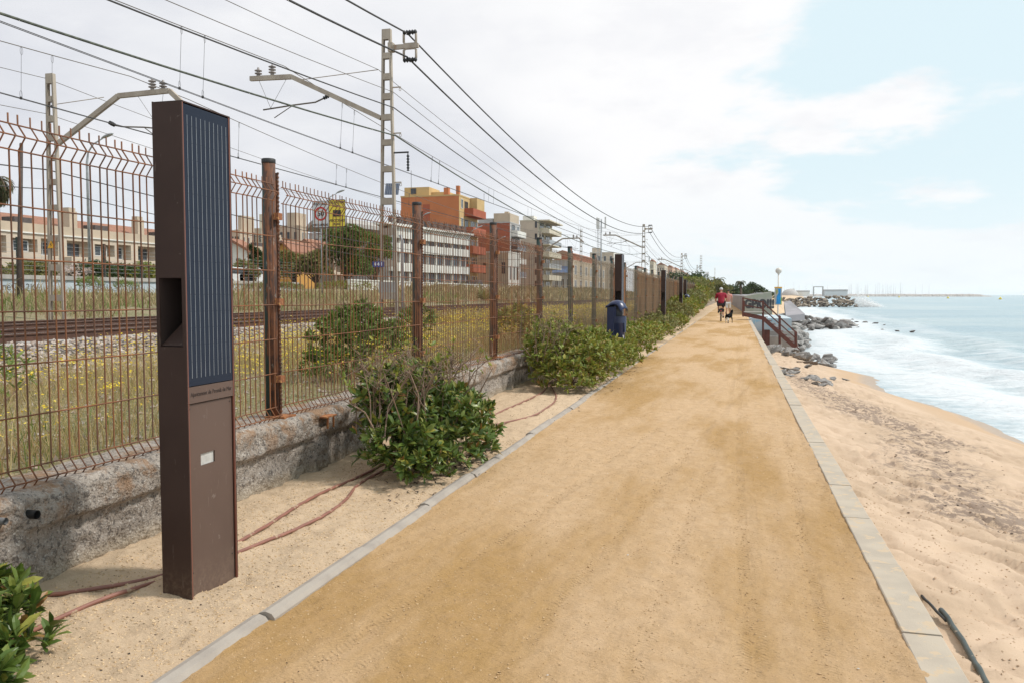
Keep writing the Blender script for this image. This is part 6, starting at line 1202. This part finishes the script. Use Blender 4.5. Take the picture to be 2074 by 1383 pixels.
b = MB(); [b.bar((x, dy, -1), (x, dy, z_), 1.0) for x in (0, w_) for dy in (0, 10)]; b.build('leg', M['stucco_grey'], hs_); b = MB(); b.bar((-.5, 0, z_), (w_+.5, 0, z_), 1.3); b.bar((0, 0, z_), (0, 10, z_), 1.); b.bar((w_, 0, z_), (w_, 10, z_), 1.); b.build('crossbeam', M['stucco_grey'], hs_)
sb = None; rs = np.random.RandomState(12)
for px_ in list(rs.uniform(1615, 1730, 9))+list(rs.uniform(1722, 1830, 28))+[1855, 1868, 1882, 1608, 1589]:
    y = YB+40+rs.rand()*60; q = aty(px_, 597-17-9*rs.rand(), y); h = q[2]+1.2
    if sb is None:
        sb = thing('sailboat', 'moored sailboat whose bare mast stands behind the breakwater', 'sailboat', (q[0], y, SEA), 0, 'moored sailboats'); L_ = 11
        b = MB(); pts = [(-1.5, -5), (1.5, -5), (1.7, 0), (1.2, 3.5), (0, 6), (-1.2, 3.5), (-1.7, 0)]; b.add([(x*.5, yy*.9, -.3) for x, yy in pts]+[(x, yy, 1.2) for x, yy in pts], [tuple(range(7))[::-1], tuple(range(7, 14))]+[(k, (k+1) % 7, (k+1) % 7+7, k+7) for k in range(7)]); b.build('hull', M['white_paint'], sb)
        MB().box(-.9, .9, -2.5, 1.5, 1.2, 1.9).build('cabin', M['white_paint'], sb); ms = MB().tube([(0, .5, 1), (0, .5, 25)], [.22, .14], 5).build('mast', M['shutter_white'], sb); MB().tube([(0, .5, 3), (0, -4.5, 2.9)], .12, 5).build('boom', M['shutter_white'], ms)
    else: dup(sb, (q[0], y, SEA), rs.rand()*.6-.3, scale=(1, 1, h/25.))
for px_, py_ in ((1758, 602), (1821, 603), (1920, 605), (2026, 607)): q = atz(px_, py_, SEA); bu = tag(MB().lathe([(.2, -.5), (1.0, .0), (1.0, .6), (.3, 1.4), (.1, 1.8)], (0, 0, 0), 10).build('marker_buoy', M['yellow_sign'], None, loc=(q[0], q[1], SEA)), 'small yellow marker buoy floating on the far sea', 'buoy', 'yellow marker buoys')
# ================================================================ PEOPLE AND DOG
def skinmesh(name, nodes, edges, mat, parent=None, sub=2, root=0):
    """nodes: (x,y,z,r) ; grows one continuous body"""
    me = bpy.data.meshes.new(name); me.from_pydata([n[:3] for n in nodes], edges, []); o = link(name, me, mat, parent); o.modifiers.new('skin', 'SKIN'); sk = me.skin_vertices[0].data
    for i, n in enumerate(nodes): r = n[3]; sk[i].radius = r if isinstance(r, tuple) else (r, r)
    sk[root].use_root = True
    s = o.modifiers.new('sub', 'SUBSURF'); s.levels = sub; s.render_levels = sub; o.modifiers['skin'].use_smooth_shade = True; return o
def hand(cx_, y, z, sx_, parent):  # fingers curled on a grip, nodes appended to the body
    pass
def person_on_bike(label, loc, rz):
    t = thing('person', label, 'person', loc, rz)
    # facing +y, seat at z .92
    N = [(0, -.10, .98, (.15, .12)), (0, -.07, 1.10, (.145, .115)), (0, .0, 1.30, (.16, .12)), (0, .05, 1.42, (.13, .10)), (0, .085, 1.50, .055), (0, .10, 1.56, .06), (0, .11, 1.66, (.080, .095)), (0, .10, 1.73, .055)]
    E = [(0, 1), (1, 2), (2, 3), (3, 4), (4, 5), (5, 6), (6, 7)]
    for s, kn, ft in ((-1, (.13, .24, .92), (.12, .16, .52)), (1, (.12, .30, .70), (.12, .10, .26))):
        i = len(N); N += [(s*.19, .04, 1.40, .062), (s*.27, .12, 1.20, .044), (s*.27, .30, 1.05, .034), (s*.26, .36, 1.03, .026), (s*.25, .42, 1.02, .022)]; E += [(3, i), (i, i+1), (i+1, i+2), (i+2, i+3), (i+3, i+4)]
        for k in range(4): j = len(N); N += [(s*(.235+.012*k), .45+.004*k, 1.025-.004*k, .010), (s*(.235+.012*k), .475, 1.0, .009)]; E += [(i+4, j), (j, j+1)]
        j = len(N); N += [(s*.215, .43, 1.0, .011), (s*.21, .45, .985, .009)]; E += [(i+3, j), (j, j+1)]
        i = len(N); N += [(s*.10, -.02, .93, .095), (s*kn[0], kn[1], kn[2], .060), (s*ft[0], (kn[1]+ft[1])/2+.02, (kn[2]+ft[2])/2, .055), (s*ft[0], ft[1], ft[2]+.02, .038), (s*ft[0], ft[1]+.14, ft[2]-.03, .034)]; E += [(0, i), (i, i+1), (i+1, i+2), (i+2, i+3), (i+3, i+4)]
    body = skinmesh('body', N, E, M['skin'], t)
    S = [(0, -.13, .90, (.175, .15)), (0, -.07, 1.10, (.175, .14)), (0, .0, 1.30, (.20, .15)), (0, .05, 1.43, (.18, .13)), (0, .075, 1.51, .10)]; ES = [(0, 1), (1, 2), (2, 3), (3, 4)]
    for s in (-1, 1): i = len(S); S += [(s*.20, .04, 1.40, .088), (s*.265, .11, 1.20, .066)]; ES += [(3, i), (i, i+1)]
    skinmesh('shirt', S, ES, M['shirt_red'], t)
    P = [(0, -.10, .95, (.165, .14))]; EP = []
    for s, kn in ((-1, (.13, .22, .925)), (1, (.12, .26, .74))): i = len(P); P += [(s*.10, -.02, .93, .105), (s*kn[0], kn[1], kn[2], .080)]; EP += [(0, i), (i, i+1)]
    skinmesh('shorts', P, EP, M['shorts_dark'], t)
    b = MB(); b.lathe([(.088*math.sin(a)+.004, -.100*math.cos(a)) for a in np.linspace(1.25, 3.05, 8)], (0, .095, 1.675), 16, sy=1.12); b.build('hair', M['hair_grey'], t)
    for s in (-1, 1): MB().lathe([(.005, -.03), (.016, -.02), (.02, 0), (.016, .02), (.005, .03)], (s*.088, .10, 1.64), 8, sx=.6).build('ear', M['skin'], t)
    MB().lathe([(.004, -.02), (.014, -.012), (.010, .012), (.004, .03)], (0, .205, 1.65), 8).build('nose', M['skin'], t)
    for s in (-1, 1):
        ft = (.12*s, .16, .52) if s < 0 else (.12*s, .10, .26); MB().box(ft[0]-.045, ft[0]+.045, ft[1]-.07, ft[1]+.19, ft[2]-.085, ft[2]-.01).build('shoe', M['shorts_dark'], t, bevel=.02)
    return t
def bicycle(label, loc, rz):
    t = thing('bicycle', label, 'bicycle', loc, rz)
    for y, nm in ((-.48, 0), (.56, 1)):
        w = MB(); R_ = .31; w.tube([(0, y+R_*math.cos(a), .33+R_*math.sin(a)) for a in np.linspace(0, 2*math.pi, 29)], .022, 6, caps=False); wh = w.build('wheel', M['tyre'], t)
        s = MB(); [s.tube([(0, y, .33), (0, y+.30*math.cos(a), .33+.30*math.sin(a))], .002, 3) for a in np.linspace(0, 2*math.pi, 15)[:-1]]; s.tube([(-.05, y, .33), (.05, y, .33)], .02, 6); s.build('spokes', M['galvanised'], wh)
    f = MB()
    for a, c in (((0, -.48, .33), (0, -.05, .30)), ((0, -.05, .30), (0, -.15, .85)), ((0, -.05, .30), (0, .38, .80)), ((0, -.12, .70), (0, .36, .88)), ((0, -.48, .33), (0, -.13, .72)), ((0, .36, .92), (0, .56, .33))): f.tube([a, c], .016, 6)
    f.build('frame', M['bike_red'], t); MB().prism([(-.08, -.26), (.08, -.26), (.03, .03), (-.03, .03)], 2, .86, .91).build('saddle', M['black_plastic'], t, bevel=.015)
    MB().tube([(-.27, .40, 1.0), (-.2, .46, 1.0), (0, .38, 1.02), (.2, .46, 1.0), (.27, .40, 1.0)], .012, 6).tube([(0, .36, .9), (0, .37, 1.02)], .014, 6).build('handlebar', M['galvanised'], t)
    MB().box(-.06, .06, -.72, -.28, .66, .68).box(-.15, .15, -.66, -.36, .50, .655).build('rear_rack', M['black_plastic'], t); MB().tube([(-.02, -.72, .55), (-.02, -.74, .55)], .03, 8).build('rear_light', M['red_sign'], t)
    MB().tube([(.12, -.02, .28), (-.02, -.05, .30), (-.12, .05, .45)], .012, 5).build('crank', M['galvanised'], t); return t
qc = atz(1460, 651, 0); qc = (qc[0], qc[1], 0)
person_on_bike('grey haired man in a red shirt cycling away along the sand path', qc, .04); bicycle('small red bicycle ridden away by the man in the red shirt', qc, .04)
def walker(label, loc, rz):
    t = thing('person', label, 'person', loc, rz)
    N = [(0, 0, .92, (.14, .10)), (0, 0, 1.15, (.125, .09)), (0, 0, 1.36, (.15, .09)), (0, 0, 1.47, .05), (0, 0, 1.53, .052), (0, .01, 1.62, (.075, .09)), (0, 0, 1.69, .05)]; E = [(k, k+1) for k in range(6)]
    for s in (-1, 1):
        i = len(N); N += [(s*.18, 0, 1.37, .05), (s*.23, -.02, 1.12, .038), (s*.22, .12, .95, .03), (s*.22, .17, .89, .026)]; E += [(2, i), (i, i+1), (i+1, i+2), (i+2, i+3)]
        for k in range(4): j = len(N); N += [(s*(.20+.013*k), .19, .84-.003*k, .010)]; E += [(i+3, j)]
        j = len(N); N += [(s*.19, .20, .87, .011)]; E += [(i+3, j)]
        i = len(N); N += [(s*.09, 0, .86, .09), (s*.10, s*.12, .48, .055), (s*.10, s*.16-.04, .10, .036), (s*.10, s*.16+.1, .04, .034)]; E += [(0, i), (i, i+1), (i+1, i+2), (i+2, i+3)]
    skinmesh('body', N, E, M['skin'], t)
    S = [(0, 0, .93, (.16, .12)), (0, 0, 1.15, (.15, .115)), (0, 0, 1.36, (.175, .12)), (0, 0, 1.46, .09)]; ES = [(0, 1), (1, 2), (2, 3)]
    for s in (-1, 1): i = len(S); S += [(s*.19, 0, 1.37, .065), (s*.225, -.015, 1.22, .055)]; ES += [(2, i), (i, i+1)]
    skinmesh('shirt', S, ES, M['shirt_pink'], t); P = [(0, 0, .90, (.155, .12))]; EP = []
    for s in (-1, 1): i = len(P); P += [(s*.09, 0, .84, .10), (s*.10, s*.12, .50, .07)]; EP += [(0, i), (i, i+1)]
    skinmesh('shorts', P, EP, M['shutter_white'], t); MB().lathe([(.083*math.sin(a)+.004, -.092*math.cos(a)) for a in np.linspace(1.2, 3.05, 8)], (0, -.005, 1.64), 14, sy=1.1).build('hair', M['hair_dark'], t); return t
q = atz(1472, 643, 0); walker('dark haired person in pink top walking just ahead of the cyclist, mostly hidden', (q[0]+.05, q[1]+3, 0), 0)
# dog, trotting away and slightly to the right
dg = thing('dog', 'small black dog with white hind legs trotting beside the bicycle', 'dog', tuple(atz(1476, 655, 0)), -.35)
N = [(0, -.24, .36, (.085, .09)), (0, -.08, .37, (.085, .10)), (0, .12, .36, (.095, .12)), (0, .24, .38, (.08, .10)), (0, .33, .47, .06), (0, .39, .56, .065), (0, .47, .55, .045), (0, .54, .535, .028), (-.045, .375, .62, .022), (-.055, .365, .67, .010), (.045, .375, .62, .022), (.055, .365, .67, .010), (0, -.32, .42, .03), (0, -.40, .52, .026), (0, -.38, .60, .014)]
E = [(0, 1), (1, 2), (2, 3), (3, 4), (4, 5), (5, 6), (6, 7), (5, 8), (8, 9), (5, 10), (10, 11), (0, 12), (12, 13), (13, 14)]
for s, o in ((-1, .07), (1, -.07)):
    i = len(N); N += [(s*.075, -.22, .30, .055), (s*.075, -.18+o, .215, .034), (s*.075, -.29+o, .135, .018), (s*.075, -.26+o, .03, .016), (s*.075, -.22+o, .015, .018)]; E += [(0, i)]+[(i+k, i+k+1) for k in range(4)]
    i = len(N); N += [(s*.07, .20, .28, .045), (s*.07, .19-o, .20, .026), (s*.07, .20-o, .12, .018), (s*.07, .19-o, .03, .016), (s*.07, .23-o, .015, .018)]; E += [(3, i)]+[(i+k, i+k+1) for k in range(4)]
skinmesh('body', N, E, M['dog_black'], dg, root=1)
W_ = []; EW = []
for s, o in ((-1, .07), (1, -.07)): i = len(W_); W_ += [(s*.077, -.235, .27, .045), (s*.077, -.19+o, .215, .036), (s*.077, -.29+o, .135, .021), (s*.077, -.265+o, .045, .018)]; EW += [(i+k, i+k+1) for k in range(3)]
EW += [(0, 4)]
skinmesh('white_leg_fur', W_, EW, M['dog_white'], dg)

# ================================================================ SEA AIR
hm = bpy.data.materials.new('haze'); hm.use_nodes = True; hm.node_tree.nodes.clear(); vo = hm.node_tree.nodes.new('ShaderNodeVolumePrincipled'); oo = hm.node_tree.nodes.new('ShaderNodeOutputMaterial'); hm.node_tree.links.new(vo.outputs[0], oo.inputs['Volume'])
vo.inputs['Color'].default_value = (.98, .99, 1, 1); vo.inputs['Density'].default_value = .00008; vo.inputs['Anisotropy'].default_value = .3
tag(MB().box(-3600, 7700, -60, 8700, -6.5, 62).build('haze', hm), 'pale sea haze in the distance', 'haze', kind='stuff')
